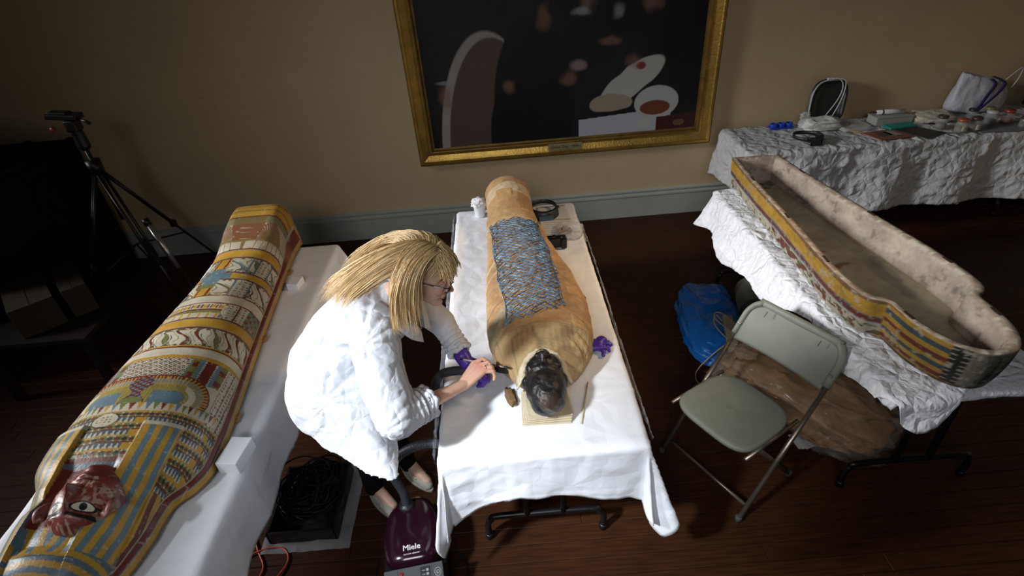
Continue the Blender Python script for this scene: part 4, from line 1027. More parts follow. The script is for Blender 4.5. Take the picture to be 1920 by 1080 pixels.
    for ri, (cc, ra, rb, sh_) in enumerate(rings):
        for k in range(n):
            a = 2 * PI * k / n; fold = 1 + (.028 * math.sin(7 * a + 1) + .018 * math.sin(13 * a)) * ri / 5
            x = ra * math.cos(a) * fold; y = rb * math.sin(a) * fold
            # the front edge is drawn out to a point toward the near end of the table
            tip = max(0, math.cos(a + .93)) ** 5 * (.21 * max(0, ri - 1) / 4)
            X = cc[0] + x * .96 + tip * .55; Y = cc[1] + y - tip * .9
            X = min(X, -.485 if Y < 1.55 else -.50)
            V.append((X, Y, cc[2] - .09 * tip / .21 + (.055 * math.cos(a - PI + .5) * (ri / 5) if math.cos(a - PI + .5) > 0 else 0)))
        if ri:
            for k in range(n): F.append(((ri - 1) * n + k, (ri - 1) * n + (k + 1) % n, ri * n + (k + 1) % n, ri * n + k))
    F.append(tuple(range(n))); F.append(tuple((len(rings) - 1) * n + k for k in range(n - 1, -1, -1)))
    F = [tuple(reversed(f_)) for f_ in F]
    c.add(V, F)
    me = c.blob(.0075, 5, .5); co = coords(me); nr = normals(me)
    zc = co[:, 2]; low = np.clip((1.0 - zc) / .3, 0, 1)
    u = co[:, 0] * .9 + co[:, 2] * .75; v = co[:, 1] - .45 * co[:, 2]
    d = .010 * (ridge(u + .25 * v, v * .45, 7, 3) ** 2 - .35) + .004 * crumple(u, v * .6, 8, 6) + .0016 * crumple(u, v, 24, 7)
    # long folds fanning from the near armpit and the elbow
    def fan(p, ph, amp, freq, rad):
        dx = co - np.array(p); r = np.linalg.norm(dx, axis=1); an = np.arctan2(dx[:, 2] + .4 * dx[:, 1], dx[:, 0] - .2 * dx[:, 1])
        return amp * (np.abs(np.sin(an * freq + ph + 4 * vn(u, v, 6, 9))) ** .7 - .6) * np.exp(-(r / rad) ** 2)
    d += fan(shR, 0, .010, 5, .20) + fan(elR, 1.3, .009, 5, .11) + fan((-.74, 1.62, .95), 2, .008, 6, .22) + fan(shL, .5, .009, 5, .14)
    for (e_, w_) in ((elR, cfR), (elL, cfL)):      # gathered cuffs
        ax = np.array((w_ - e_).normalized()); s_ = (co - np.array(w_)) @ ax; rr = np.linalg.norm(co - np.array(w_) - s_[:, None] * ax, axis=1)
        m = np.exp(-(s_ / .05) ** 2) * (rr < .1); d += m * (.007 * np.sin(s_ * 260 + 3 * vn(u, v, 20, 4)) + .004)
    co = co + nr * d[:, None]; setcoords(me, co)
    coat = link('coat', me, MT['coat'], t)
    # collar flaps, dark shirt in the opening, cuff rolls
    def flap(pts, nm, m, parent, th=.003):
        o = link(nm, pymesh(nm, pts, [tuple(range(len(pts)))] if len(pts) < 5 else [(0, 1, 2, 3), (3, 2, 4, 5)]), m, parent, False)
        s_ = o.modifiers.new('s', 'SOLIDIFY'); s_.thickness = th; s_.offset = 0; return o
    def patch(path_a, path_b, nm, m, parent, seg=12, th=.0025):
        A = smoothpath(path_a, seg); B = smoothpath(path_b, seg); k = min(len(A), len(B)); V = []
        for i in range(k):
            for j in range(5): V.append(A[i].lerp(B[i], j / 4) + V3((0, 0, .006 * math.sin(PI * j / 4))))
        Fc = [(i * 5 + j, i * 5 + j + 1, (i + 1) * 5 + j + 1, (i + 1) * 5 + j) for i in range(k - 1) for j in range(4)]
        o = link(nm, pymesh(nm, V, Fc), m, parent); s_ = o.modifiers.new('s', 'SOLIDIFY'); s_.thickness = th; s_.offset = 0; return o
    patch([(-.50, 1.69, 1.335), (-.43, 1.672, 1.275), (-.385, 1.70, 1.20), (-.378, 1.725, 1.145)], [(-.53, 1.655, 1.325), (-.455, 1.628, 1.255), (-.405, 1.645, 1.175), (-.372, 1.70, 1.11)], 'collar', MT['coat'], coat)
    patch([(-.50, 1.86, 1.33), (-.43, 1.862, 1.265), (-.385, 1.83, 1.19), (-.37, 1.775, 1.12)], [(-.53, 1.90, 1.32), (-.44, 1.90, 1.25), (-.375, 1.87, 1.17), (-.355, 1.80, 1.09)], 'collar', MT['coat'], coat)
    b2 = MB(); b2.cone((-.46, 1.77, 1.25), (-.415, 1.765, 1.15), .07, .03); b2.obj('shirt', mat('dark_shirt', (.012, .012, .016), .8), t)
    for e_, w_, r_ in ((elR, cfR, .054), (elL, cfL, .044)):
        ax = (w_ - e_).normalized(); x_ = ax.orthogonal().normalized(); y_ = ax.cross(x_)
        m_ = MB()
        for j, (o_, rr_) in enumerate(((.012, 1.0), (.028, 1.06))):
            m_.tube([w_ + ax * (o_ + .005 * math.sin(5 * a)) + (x_ * math.cos(a) + y_ * math.sin(a)) * r_ * rr_ * (1 + .06 * math.sin(7 * a + j)) for a in [2 * PI * i / 40 for i in range(40)]], [.0125 + .003 * math.sin(i * 1.9) for i in range(40)], 8, closed=True)
        m_.obj('cuff', MT['coat'], coat)
    # trousers and shoes
    tr = MB()
    for hip, kn, an in (((-.80, 1.72, .86), (-.765, 1.745, .49), (-.805, 1.80, .085)), ((-.78, 1.88, .86), (-.68, 1.90, .49), (-.64, 1.93, .085))):
        tr.cone(hip, kn, .095, .066); tr.cone(kn, an, .066, .046)
    tr.cone((-.80, 1.74, .88), (-.79, 1.87, .88), .11, .11)
    tm = tr.blob(.01, 4); co = coords(tm); co += normals(tm) * (.004 * crumple(co[:, 0] + co[:, 1], co[:, 2], 10, 4))[:, None]; setcoords(tm, co)
    link('trousers', tm, mat('black_trousers', (.005, .005, .007), .9, spec=.1), t)
    shoe_m = mat('pale_canvas_shoe', (.40, .37, .31), .75, var=.15, vscale=30, bump=.2, bscale=90); sole_m = mat('shoe_sole', (.34, .32, .27), .7)
    for an, dr in (((-.805, 1.80), (.62, -.78)), ((-.640, 1.93), (.70, -.71))):
        D = V3((dr[0], dr[1], 0)).normalized(); N = V3((-D.y, D.x, 0)); A = V3((an[0], an[1], 0))
        sb = MB(); sb.cone(A - D * .035 + V3((0, 0, .052)), A + D * .04 + V3((0, 0, .050)), .036, .036); sb.cone(A + D * .04 + V3((0, 0, .045)), A + D * .135 + V3((0, 0, .034)), .038, .030, bas=(0, 0, 1), fl=.9)
        sb.cone(A + D * .12 + N * .008 + V3((0, 0, .034)), A + D * .15 + V3((0, 0, .03)), .034, .027, bas=(0, 0, 1), fl=.85)
        sm = sb.blob(.005, 4); sh = link('shoe', sm, shoe_m, t)
        outl = [A + D * (.06 + .125 * math.cos(a)) + N * (.041 - .006 * math.cos(a)) * math.sin(a) for a in [2 * PI * i / 36 for i in range(36)]]
        MB().prism([(p.x, p.y) for p in outl], 0.001, .020).obj('sole', sole_m, sh, bevel=.004)
        seam = MB(); seam.tube(smoothpath([A + D * .095 + N * sg_ * .037 * math.cos(k_) + V3((0, 0, .035 + .030 * math.cos(k_) * 0 + .036 * math.sin(PI / 2 - abs(k_)) * .9)) for sg_, k_ in ((-1, 0.0), (-1, .8), (0, 1.57), (1, .8), (1, 0.0))], 4), .0016, 6); seam.obj('seam', sole_m, sh)
    # gloved left hand: a thin skin over the hand blob
    gl = MB(); keep = gl
    bb = MB(); 
    def hand2(B_, wr, K, ac, fdirs, spread, lens_, thumb, g_=.0022):
        for k, o in enumerate(spread):
            kk = K + ac * o; B_.cone(wr + ac * o * .45, kk, .0145 + g_, .0115 + g_); p = kk
            for j, d_ in enumerate(fdirs[k]):
                q_ = p + V3(d_).normalized() * lens_[k] * (1.0, .62, .50)[j]; B_.cone(p, q_, (.0098, .0088, .0080)[j] + g_, (.0088, .0080, .0070)[j] + g_, n=12); p = q_
        for j in range(len(thumb) - 1): B_.cone(thumb[j], thumb[j + 1], (.014, .0115, .0098)[j] + g_, (.0115, .0098, .0080)[j] + g_, n=12)
    hand2(bb, wrL, KL, acL, fl_, (-.030, -.010, .011, .031), (.038, .041, .038, .032), [wrL + V3((.01, -.02, -.012)), V3((-.205, 1.775, .835)), V3((-.168, 1.757, .825)), V3((-.14, 1.757, .815))])
    bb.cone(wrL, wrL.lerp(elL, .16), .031, .036)
    gm = bb.blob(.004, 2); co = coords(gm); co += normals(gm) * (.0022 * crumple(co[:, 0] + co[:, 2], co[:, 1], 40, 4) + .001)[:, None]; setcoords(gm, co)
    MT['nitrile'] = mat('purple_nitrile', (.075, .028, .33), .38, bump=.25, bscale=60, spec=.5)
    link('glove', gm, MT['nitrile'], t)
    # ring on the right hand
    rp = K + ac * -.0105 + V3(fd[2][0]).normalized() * .020; ax = V3(fd[2][0]).normalized(); x_ = ax.orthogonal().normalized(); y_ = ax.cross(x_)
    silver = mat('silver', (.62, .60, .56), .2, metal=1)
    rg = MB().tube([rp + (x_ * math.cos(a) + y_ * math.sin(a)) * .0102 for a in [2 * PI * i / 28 for i in range(28)]], .0022, 8, closed=True).obj('ring', silver, t)
    # ---------- glasses
    gt = MB(); frame_m = mat('glasses_frame', (.012, .010, .012), .25); lens_m = mat('glasses_lens', (.85, .88, .9), .03, trans=1.0, spec=.5)
    gl_o = None
    for sg in (-1, 1):
        ring = [L(.103 - .012 * abs(math.cos(a) * .5 + .5) * 0 - .004 * (1 if sg * math.cos(a) > 0 else 0), sg * .033 + .0255 * math.copysign(abs(math.cos(a)) ** .7, math.cos(a)), -.001 + .0165 * math.copysign(abs(math.sin(a)) ** .7, math.sin(a)) ) for a in [2 * PI * i / 32 for i in range(32)]]
        gt.tube(ring, .0019, 8, closed=True)
    gt.tube(smoothpath([L(.103, -.009, .004), L(.108, 0, .007), L(.103, .009, .004)], 4), .0018, 8)
    gl_o = gt.obj('glasses', frame_m, t)
    for sg in (-1, 1):
        ring = [L(.1035, sg * .033 + .0240 * math.copysign(abs(math.cos(a)) ** .7, math.cos(a)), -.001 + .015 * math.copysign(abs(math.sin(a)) ** .7, math.sin(a))) for a in [2 * PI * i / 32 for i in range(32)]]
        V = ring + [p - f * .0012 for p in ring]; Fc = [tuple(range(32)), tuple(range(63, 31, -1))] + [(i, (i + 1) % 32, 32 + (i + 1) % 32, 32 + i) for i in range(32)]
        link('lens', pymesh('lens', V, Fc), lens_m, gl_o, False)
        tm_ = MB().tube([L(.100, sg * .059, .008), L(.085, sg * .070, .008), L(.04, sg * .078, .007), L(-.012, sg * .082, .006), L(-.035, sg * .080, -.012)], .0021, 6).obj('temple', frame_m, gl_o)
        MB().tube([L(.080, sg * .0725, .008), L(.045, sg * .0795, .007)], .0026, 6).obj('temple_inlay', mat('pearl_inlay', (.55, .52, .50), .3), gl_o)
    # ---------- hair: combed locks that leave the parting, follow the skull and fall
    rr = random.Random(11); hair = MB(); hcols = []
    sph = [(np.array(L(-.018, 0, .035)), np.array((.104, .083, .097)))]
    HMn = np.array(HM)
    def push(p, ex):
        c0, rad = sph[0]; q_ = (p - c0) @ HMn / (rad + ex); n_ = np.linalg.norm(q_)
        if n_ < 1: p = c0 + HMn @ (q_ / n_ * (rad + ex))
        # face block: keep the curtain off the cheek
        c1 = np.array(L(.018, 0, -.03)); q_ = (p - c1) @ HMn / np.array((.066, .074 + ex, .095)); n_ = np.linalg.norm(q_)
        if n_ < 1: p = c1 + HMn @ (q_ / n_ * np.array((.066, .074 + ex, .095)))
        # shoulders and back of the coat
        for cc, rd in ((np.array(chest + V3((-.03, 0, .0))), .178), (np.array(shR), .105), (np.array(shL), .095), (np.array((-.70, 1.78, 1.09)), .178)):
            dd = p - cc; n_ = np.linalg.norm(dd)
            if n_ < rd + ex: p = cc + dd / n_ * (rd + ex)
        return p
    NS = 5200
    for i in range(NS):
        side = 1 if rr.random() < .60 else -1       # +1 near side
        layer = rr.random() * .014
        fringe = i % 6 == 0; a0 = rr.random()
        if fringe:
            ang = math.radians(38 + 40 * rr.random()); sv = rr.uniform(-.062, .062)
            length = .055 + .030 * rr.random()
            root = V3((math.cos(ang) * .098 - .018, sv, math.sin(ang) * .09 * math.sqrt(1 - (sv / .078) ** 2) + .035)); side = 1 if sv > 0 else -1
        else:
            a0 = (.20 if side > 0 else .12) + .80 * a0
            ang = math.radians(28 + 138 * a0); length = .29 + .13 * rr.random() - .05 * (a0 > .7)
            th_ = math.radians(78 * rr.random() ** 1.2)
            root = V3((math.cos(ang) * .098 * math.cos(th_ * .6) - .018, side * .079 * math.sin(th_) + side * .003, math.sin(ang) * .09 * math.cos(th_) + .035))
            if root.x > .045 - .06 * math.sin(th_): continue
            length *= 1 - .22 * math.sin(th_)
        p = np.array(L(*root)); 
        if fringe: d0 = HM @ V3((.9, root.y * 6 + (rr.random() - .5) * .5, .15))
        else: d0 = HM @ V3((-.75 + (.45 - a0) * .4, side * 1.0, .25 - a0 * .2))
        dcur = np.array(d0.normalized()); pts = [p.copy()]
        st = length / 16; ex = .004 + layer
        tgt_back = a0 > .52
        ph = rr.random() * 6; 
        for j in range(16):
            grav = np.array((0, 0, -1.0))
            if tgt_back: grav = np.array((-.95, -.05 + .22 * math.sin(ph), -.62)) if j < 13 else np.array((-.6, 0, -.9))
            elif fringe: grav = np.array((.05, -.30 * side, -1.0))
            k = (.10 + .02 * j) if not fringe else .22
            dcur = dcur * (1 - k) + grav * k; dcur /= np.linalg.norm(dcur)
            p = p + dcur * st + np.array((.0007 * math.sin(ph + j * .8), .0010 * math.cos(ph * 2 + j * .7), 0)); p = push(p, ex); pts.append(p.copy())
        w_ = .0008 + .0008 * rr.random()
        if fringe:
            rs = [w_ * .9] * 10 + [w_ * (1 - .13 * q_) for q_ in range(7)]
        else: rs = [w_ * (.8 + .5 * math.sin(PI * min(1, q_ / 12))) * (1 if q_ < 13 else (1 - .24 * (q_ - 12))) for q_ in range(17)]
        hair.tube([V3(tuple(x)) for x in pts], [max(r_, .0003) for r_ in rs], 4, cap=False); hcols.append((17 * 4, rr.random(), a0))
    me = hair.mesh('hair'); Cc = []
    for n_, r_, a0 in hcols:
        base = np.array((.62, .41, .18)) if r_ < .5 else (np.array((.76, .56, .30)) if r_ < .88 else np.array((.40, .24, .10)))
        g_ = np.linspace(0, 1, 17)[:, None]; cc = base * (.72 + .4 * g_); Cc.append(np.repeat(cc, 4, 0))
    vcol(me, np.concatenate(Cc))
    hm = mat('blonde_hair', (0, 0, 0), .38, attr=True, spec=.5)
    o = link('hair', me, hm, t); o['kind'] = 'stuff'
    cap = MB().ell(L(-.036, 0, .044), (.094, .0795, .088), HM, 32, 20); co_ = None
    o = link('hair_base', cap.mesh('hair_base'), mat('hair_base', (.40, .26, .12), .5, bump=.4, bscale=90), t)
    # ---------- the brush in her right hand
    tb = empty('paint_brush', (-.2, 1.75, .9), 'slim black paint brush with red tip held in the bare right hand', 'brush')
    A0, A1 = V3((-.258, 1.793, .925)), V3((-.085, 1.760, .893)); D = (A1 - A0).normalized()
    MB().tube([A0, A0 + D * .04, A0 + D * .13, A1], [.0026, .0036, .0046, .0038], 10).obj('handle', mat('lacquer_black', (.01, .01, .01), .25), tb)
    MB().tube([A0 - D * .004, A0 + D * .003], [.0020, .0030], 10).obj('red_tip', mat('red_lacquer', (.5, .05, .03), .3), tb)
    MB().tube([A0 + D * .022, A0 + D * .070], .0042, 10).obj('white_imprint', mat('white_print', (.6, .6, .6), .4), tb)
    MB().tube([A1 - D * .002, A1 + D * .022], [.0045, .0050], 12).obj('ferrule', silver, tb)
    MB().tube([A1 + D * .022, A1 + D * .034, A1 + D * .048], [.0050, .0068, .0008], 12).obj('bristles', mat('brush_bristle', (.02, .016, .012), .7), tb)
    return t
person()
# ================================================================ RIGHT TABLE: padding and sheet
def pad_fn(A, B): return A, B
pad = drape('padding', 1.545, 2.20, 1.53, 3.54, .764, (.08, .08, .055, .10), MT['batting'], 'fluffy white batting padding the table under the open coffin base', wr=.005, wsc=9, seed=11, flare=.15, corner=.1, r=.04, folds=.01, thick=.004)
pad['category'] = 'padding'
def hem_r(A, B):
    # the sheet is skewed: its near corner is pulled out over the table edge
    k = np.exp(-((A - 1.60) / .17) ** 2) * np.clip((2.0 - B) / .5, 0, 1)
    near = np.clip((2.75 - B) / .7, 0, 1)
    A2 = np.where(A < 1.52, 1.52 - (1.52 - A) * (1 - .62 * near + .12 * np.sin(B * 11)), A); return A2, B - .24 * k
crs = drape('crumpled_sheet', 1.52, 2.12, 1.49, 3.52, .773, (.27, .0, -.06, .05), MT['crumple'], 'crumpled white sheet spread under the open coffin base, one corner hanging off the table', wr=.0085, wsc=8, seed=21, hemfn=hem_r, flare=.40, corner=.1, r=.04, folds=.03, foldn=7, step=.011)
# ================================================================ FOLDING CHAIR
def chair():
    cx, cy, a = 1.118, 1.856, math.radians(210.4)
    t = empty('folding_chair', (cx, cy, 0), 'grey-green plastic folding chair with metal tube legs standing beside the open coffin table', 'chair')
    fx, fy = math.cos(a), math.sin(a); sx, sy = -fy, fx
    W_ = lambda u, v, z: Vector((cx + fx * u + sx * v, cy + fy * u + sy * v, z))
    plastic = mat('chair_plastic', (.205, .215, .168), .5, var=.08, vscale=12, bump=.06, bscale=180, spec=.35)
    tube = mat('chair_tube', (.30, .25, .19), .33, metal=.85, var=.2)
    foot = mat('rubber_foot', (.05, .05, .045), .7)
    # seat: rounded slab wider at the front, slightly dished
    n = 44; outl = []
    for i in range(n * 2):
        q = 2 * PI * i / (n * 2); e = .52
        u = .205 * math.copysign(abs(math.cos(q)) ** e, math.cos(q)); v = (.212 + .012 * math.cos(q)) * math.copysign(abs(math.sin(q)) ** e, math.sin(q)); outl.append((u + .112, v))
    V = []; F = []; N = len(outl); rings = [(0.0, .446), (.35, .446), (.7, .449), (.9, .454), (.97, .4535), (1, .447), (1.0, .436), (.985, .424), (.95, .424), (.93, .436)]
    for s_, z in rings:
        for u, v in outl: V.append(W_(.112 + (u - .112) * max(s_, .001), v * max(s_, .001), z + .006 * (u - .1) / .2))
    for r_ in range(len(rings) - 1):
        for i in range(N): F.append((r_ * N + i, r_ * N + (i + 1) % N, (r_ + 1) * N + (i + 1) % N, (r_ + 1) * N + i))
    F.append(tuple((len(rings) - 1) * N + i for i in range(N)))
    link('seat', pymesh('seat', V, F), plastic, t)
    # back: curved panel set in a moulded surround that caps the tubes
    U_ = lambda z: -.29 + (.286 + .29) * (1 - z / .786)
    w = .247
    path = []
    for sgn in (-1, 1):
        pts = [(sgn * w, .615), (sgn * w, .70)] + [(sgn * (w - .065 + .065 * math.cos(q)), .70 + .075 * math.sin(q)) for q in [PI / 2 * k / 6 for k in range(1, 7)]]
        path += pts if sgn < 0 else pts[::-1]
    P = [W_(U_(z) - .018 * (1 - (v / w) ** 2), v, z + .012) for v, z in path]
    MB().tube(smoothpath(P, 3), .0165, 12, flat=1.25).obj('back_surround', plastic, t)
    nu, nv = 40, 16; V = []; F = []
    for side in (0, 1):
        for i in range(nu + 1):
            for j in range(nv + 1):
                v = -w * .955 + 2 * w * .955 * i / nu; zz = .60 + .175 * j / nv
                rc = .07; vv = max(0, abs(v) - (w * .955 - rc)); top = .772 - (rc - math.sqrt(max(rc * rc - vv * vv, 0))) * .95
                z = .598 + (top - .598) * j / nv; du = -.018 * (1 - (v / w) ** 2) + (.010 if side == 0 else -.006) + (.004 * math.sin(PI * j / nv) if side == 0 else 0)
                V.append(W_(U_(z) + du, v, z + .012))
    m0 = (nu + 1) * (nv + 1)
    for i in range(nu):
        for j in range(nv):
            a_ = i * (nv + 1) + j; F.append((a_, a_ + 1, a_ + nv + 2, a_ + nv + 1)); F.append((m0 + a_, m0 + a_ + nv + 1, m0 + a_ + nv + 2, m0 + a_ + 1))
    for i in range(nu):
        for j in (0, nv):
            a_ = i * (nv + 1) + j; F.append((a_, a_ + nv + 1, m0 + a_ + nv + 1, m0 + a_))
    for j in range(nv):
        for i in (0, nu):
            a_ = i * (nv + 1) + j; F.append((a_, a_ + 1, m0 + a_ + 1, m0 + a_))
    link('backrest', pymesh('backrest', V, F), plastic, t)
    for sgn in (-1, 1):
        o = MB().tube([W_(.286, sgn * .25, .012), W_(U_(.64), sgn * .25, .64)], .0125, 12).obj('front_leg', tube, t)
        MB().lathe([(.016, 0), (.017, .03), (.0135, .034)], W_(.286, sgn * .25, 0), 12).obj('foot_cap', foot, o)
        o = MB().tube([W_(.20, sgn * .215, .425), W_(-.1325, sgn * .232, .012)], .011, 12).obj('rear_leg', tube, t)
        MB().lathe([(.015, 0), (.016, .03), (.0125, .034)], W_(-.1325, sgn * .232, 0), 12).obj('foot_cap', foot, o)
        MB().tube([W_(-.08, sgn * .215, .43), W_(.30, sgn * .215, .43)], .010, 10).obj('seat_rail', tube, t)
        MB().box(W_(U_(.66) + .012, sgn * .245, .672), (.012, .02, .03), Matrix.Rotation(a, 3, 'Z')).obj('bracket', mat('bracket_metal', (.4, .4, .38), .4, metal=.8), t, bevel=.002)
        MB().tube([W_(U_(.70) + .014, sgn * .14, .772), W_(U_(.70) - .010, sgn * .14, .792)], .0018, 6).obj('mould_line', foot, t)
    MB().tube([W_(-.10, -.228, .05), W_(-.10, .228, .05)], .009, 10).obj('rear_stretcher', tube, t)
    MB().tube([W_(.236, -.25, .07), W_(.236, .25, .07)], .009, 10).obj('front_stretcher', tube, t)
chair()
# ================================================================ VACUUM CLEANER
def vacuum():
    t = empty('vacuum_cleaner', (-.545, 1.42, 0), 'dark plum canister vacuum cleaner on the floor by the near end of the centre table', 'vacuum cleaner')
    cx, cy = -.545, 1.42; an = math.radians(7); ca, sa = math.cos(an), math.sin(an)
    W_ = lambda u, v, z: (cx + u * ca - v * sa, cy + u * sa + v * ca, z)     # v toward the hose end
    shell = mat('plum_shell', (.020, .0035, .010), .18, var=.15, spec=.6, coat=.5)
    dark = MT['blackplastic']
    def ring(hw, y0, y1, z, e=.55, n=56):
        out = []
        for i in range(n):
            q = 2 * PI * i / n; c, s = math.cos(q), math.sin(q)
            ex = e if s < 0 else .8
            out.append(W_(hw * math.copysign(abs(c) ** ex, c) * (1 - .16 * max(s, 0)), (y0 + y1) / 2 + (y1 - y0) / 2 * math.copysign(abs(s) ** ex, s), z))
        return out
    def loft(rings, nm, m, par):
        n = len(rings[0]); V = [p for r in rings for p in r]; F = [(k * n + i, k * n + (i + 1) % n, (k + 1) * n + (i + 1) % n, (k + 1) * n + i) for k in range(len(rings) - 1) for i in range(n)]
        F += [tuple(range(n - 1, -1, -1)), tuple((len(rings) - 1) * n + i for i in range(n))]
        return link(nm, pymesh(nm, V, F), m, par)
    base = loft([ring(.125, -.23, .22, .02), ring(.140, -.25, .235, .04), ring(.142, -.255, .24, .11), ring(.136, -.25, .235, .135)], 'base', dark, t)
    loft([ring(.132, -.125, .228, .13), ring(.134, -.128, .228, .17), ring(.128, -.125, .215, .205), ring(.108, -.115, .175, .228), ring(.07, -.09, .11, .238), ring(.02, -.03, .05, .241)], 'lid', shell, t)
    pan = MB(); 
    def quad(u0, u1, v0, v1, z0, z1, th, nm, m, par, bev=.004):
        V = [W_(u0, v0, z0), W_(u1, v0, z0), W_(u1, v1, z1), W_(u0, v1, z1)]; V += [(x, y, z - th) for x, y, z in V]
        return MB().add(V, [(0, 1, 2, 3), (7, 6, 5, 4), (0, 4, 5, 1), (1, 5, 6, 2), (2, 6, 7, 3), (3, 7, 4, 0)]).obj(nm, m, par, smooth=False, bevel=bev)
    grey = mat('charcoal_panel', (.022, .024, .027), .45)
    cp = quad(-.128, .128, -.245, -.130, .135, .205, .04, 'control_panel', grey, t)
    zf = lambda v: .135 + .07 * (v + .245) / .115 + .0006
    def flat(u0, u1, v0, v1, nm, m, dz=.0008): return quad(u0, u1, v0, v1, zf(v0) + dz, zf(v1) + dz, .001, nm, m, cp, 0)
    ink = mat('panel_print', (.55, .55, .48), .6); blk = mat('panel_window', (.006, .006, .007), .2)
    flat(.028, .072, -.215, -.140, 'display_window', blk)
    flat(-.0680, -.0672, -.235, -.135, 'panel_seam', blk); flat(.078, .0788, -.235, -.135, 'panel_seam', blk)
    for k in range(4):
        v = -.152 - .0135 * k; flat(.054, .064, v - .004, v + .004, 'symbol', mat('symbol_grey', (.30, .31, .31), .5), .0016); flat(.036, .049, v - .0016, v + .0010, 'symbol', mat('symbol_grey', (.22, .22, .22), .5), .0016)
    flat(.034, .069, -.211, -.204, 'slider', mat('slider_grey', (.45, .47, .5), .4), .0016)
    tl = math.atan2(.07, .115)
    def disc(u, v, r, m, nm='button_ring'):
        pts = [(u + r * math.cos(q), v + r * math.sin(q)) for q in [2 * PI * i / 32 for i in range(32)]]
        return MB().tube([W_(a_, b_, zf(b_) + .0012) for a_, b_ in pts], .0010, 5, closed=True).obj(nm, m, cp)
    disc(-.098, -.205, .0125, ink); MB().tube([W_(-.098, -.212, zf(-.212) + .0015), W_(-.098, -.198, zf(-.198) + .0015)], .0009, 5).obj('symbol', ink, cp)
    disc(.103, -.165, .0135, ink); disc(.104, -.165, .0055, ink, 'symbol'); MB().tube([W_(.097, -.175, zf(-.175) + .0015), W_(.100, -.163, zf(-.163) + .0015)], .0009, 5).obj('symbol', ink, cp)
    MB().lathe([(.0085, 0), (.0085, .002), (.006, .003)], W_(-.052, -.150, zf(-.150)), 20).obj('indicator_dot', mat('red_dot', (.30, .02, .015), .4), cp)
    lid = [o for o in t.children if o.name.startswith('lid')][0]
    R = Matrix.Rotation(an, 4, 'Z') @ Matrix.Rotation(math.radians(4), 4, 'X')
    white = mat('logo_white', (.75, .75, .72), .5)
    lettering('Miele', .036, W_(.0, -.065, .2415), None, white, lid, .0009, R=R)
    lettering('Miele', .036, W_(.0012, -.0655, .2413), None, white, lid, .0009, R=R)
    lettering('vacuum cleaner', .0115, W_(.0, -.092, .2395), None, white, lid, .0006, R=R)
    # socket, swivel elbow, hose
    s0 = Vector(W_(-.02, .155, .20))
    MB().tube([s0, s0 + Vector((0, 0, .05))], [.042, .034], 24).obj('hose_socket', dark, t)
    hp = smoothpath([s0 + Vector((0, 0, .03)), s0 + Vector((-.005, .02, .11)), (-.615, 1.60, .44), (-.565, 1.60, .555), (-.46, 1.60, .615), (-.36, 1.605, .60), (-.25, 1.64, .50), (-.23, 1.70, .36), (-.31, 1.76, .28), (-.40, 1.79, .40), (-.405, 1.82, .60), (-.395, 1.84, .72), (-.355, 1.84, .795), (-.29, 1.825, .826), (-.215, 1.805, .838)], 9)
    hose = MB(); N_ = len(hp); 
    fine = []; 
    for i in range(N_ - 1):
        for k in range(3): fine.append(hp[i].lerp(hp[i + 1], k / 3))
    fine.append(hp[-1])
    hose.tube(fine, [.0205 + .0012 * math.sin(i * 2.1) for i in range(len(fine))], 14).obj('hose', mat('hose_grey', (.030, .032, .038), .5, bump=.1, bscale=300), t)
    nz = MB().tube([(-.215, 1.805, .838), (-.15, 1.797, .842), (-.105, 1.792, .846)], [.0165, .015, .0135], 14).obj('nozzle', dark, t)
    MB().tube([(-.105, 1.792, .846), (-.085, 1.790, .846), (-.045, 1.784, .842)], [.014, .021, .023], 14, flat=.55).obj('brush_head', mat('nozzle_bristle', (.012, .012, .012), .8, bump=.6, bscale=260), nz)
    for u in (-.13, .13):
        w_ = MB().tube([W_(u - .012, .12, .045), W_(u + .012, .12, .045)], .045, 24).obj('wheel', dark, t)
    cab = MB().tube(smoothpath([W_(.13, -.10, .03), (-.36, 1.40, .008), (-.345, 1.44, .006), (-.32, 1.38, .006), (-.31, 1.25, .006), (-.34, 1.1, .006)], 6), .004, 8).obj('power_cable', dark, t)
vacuum()
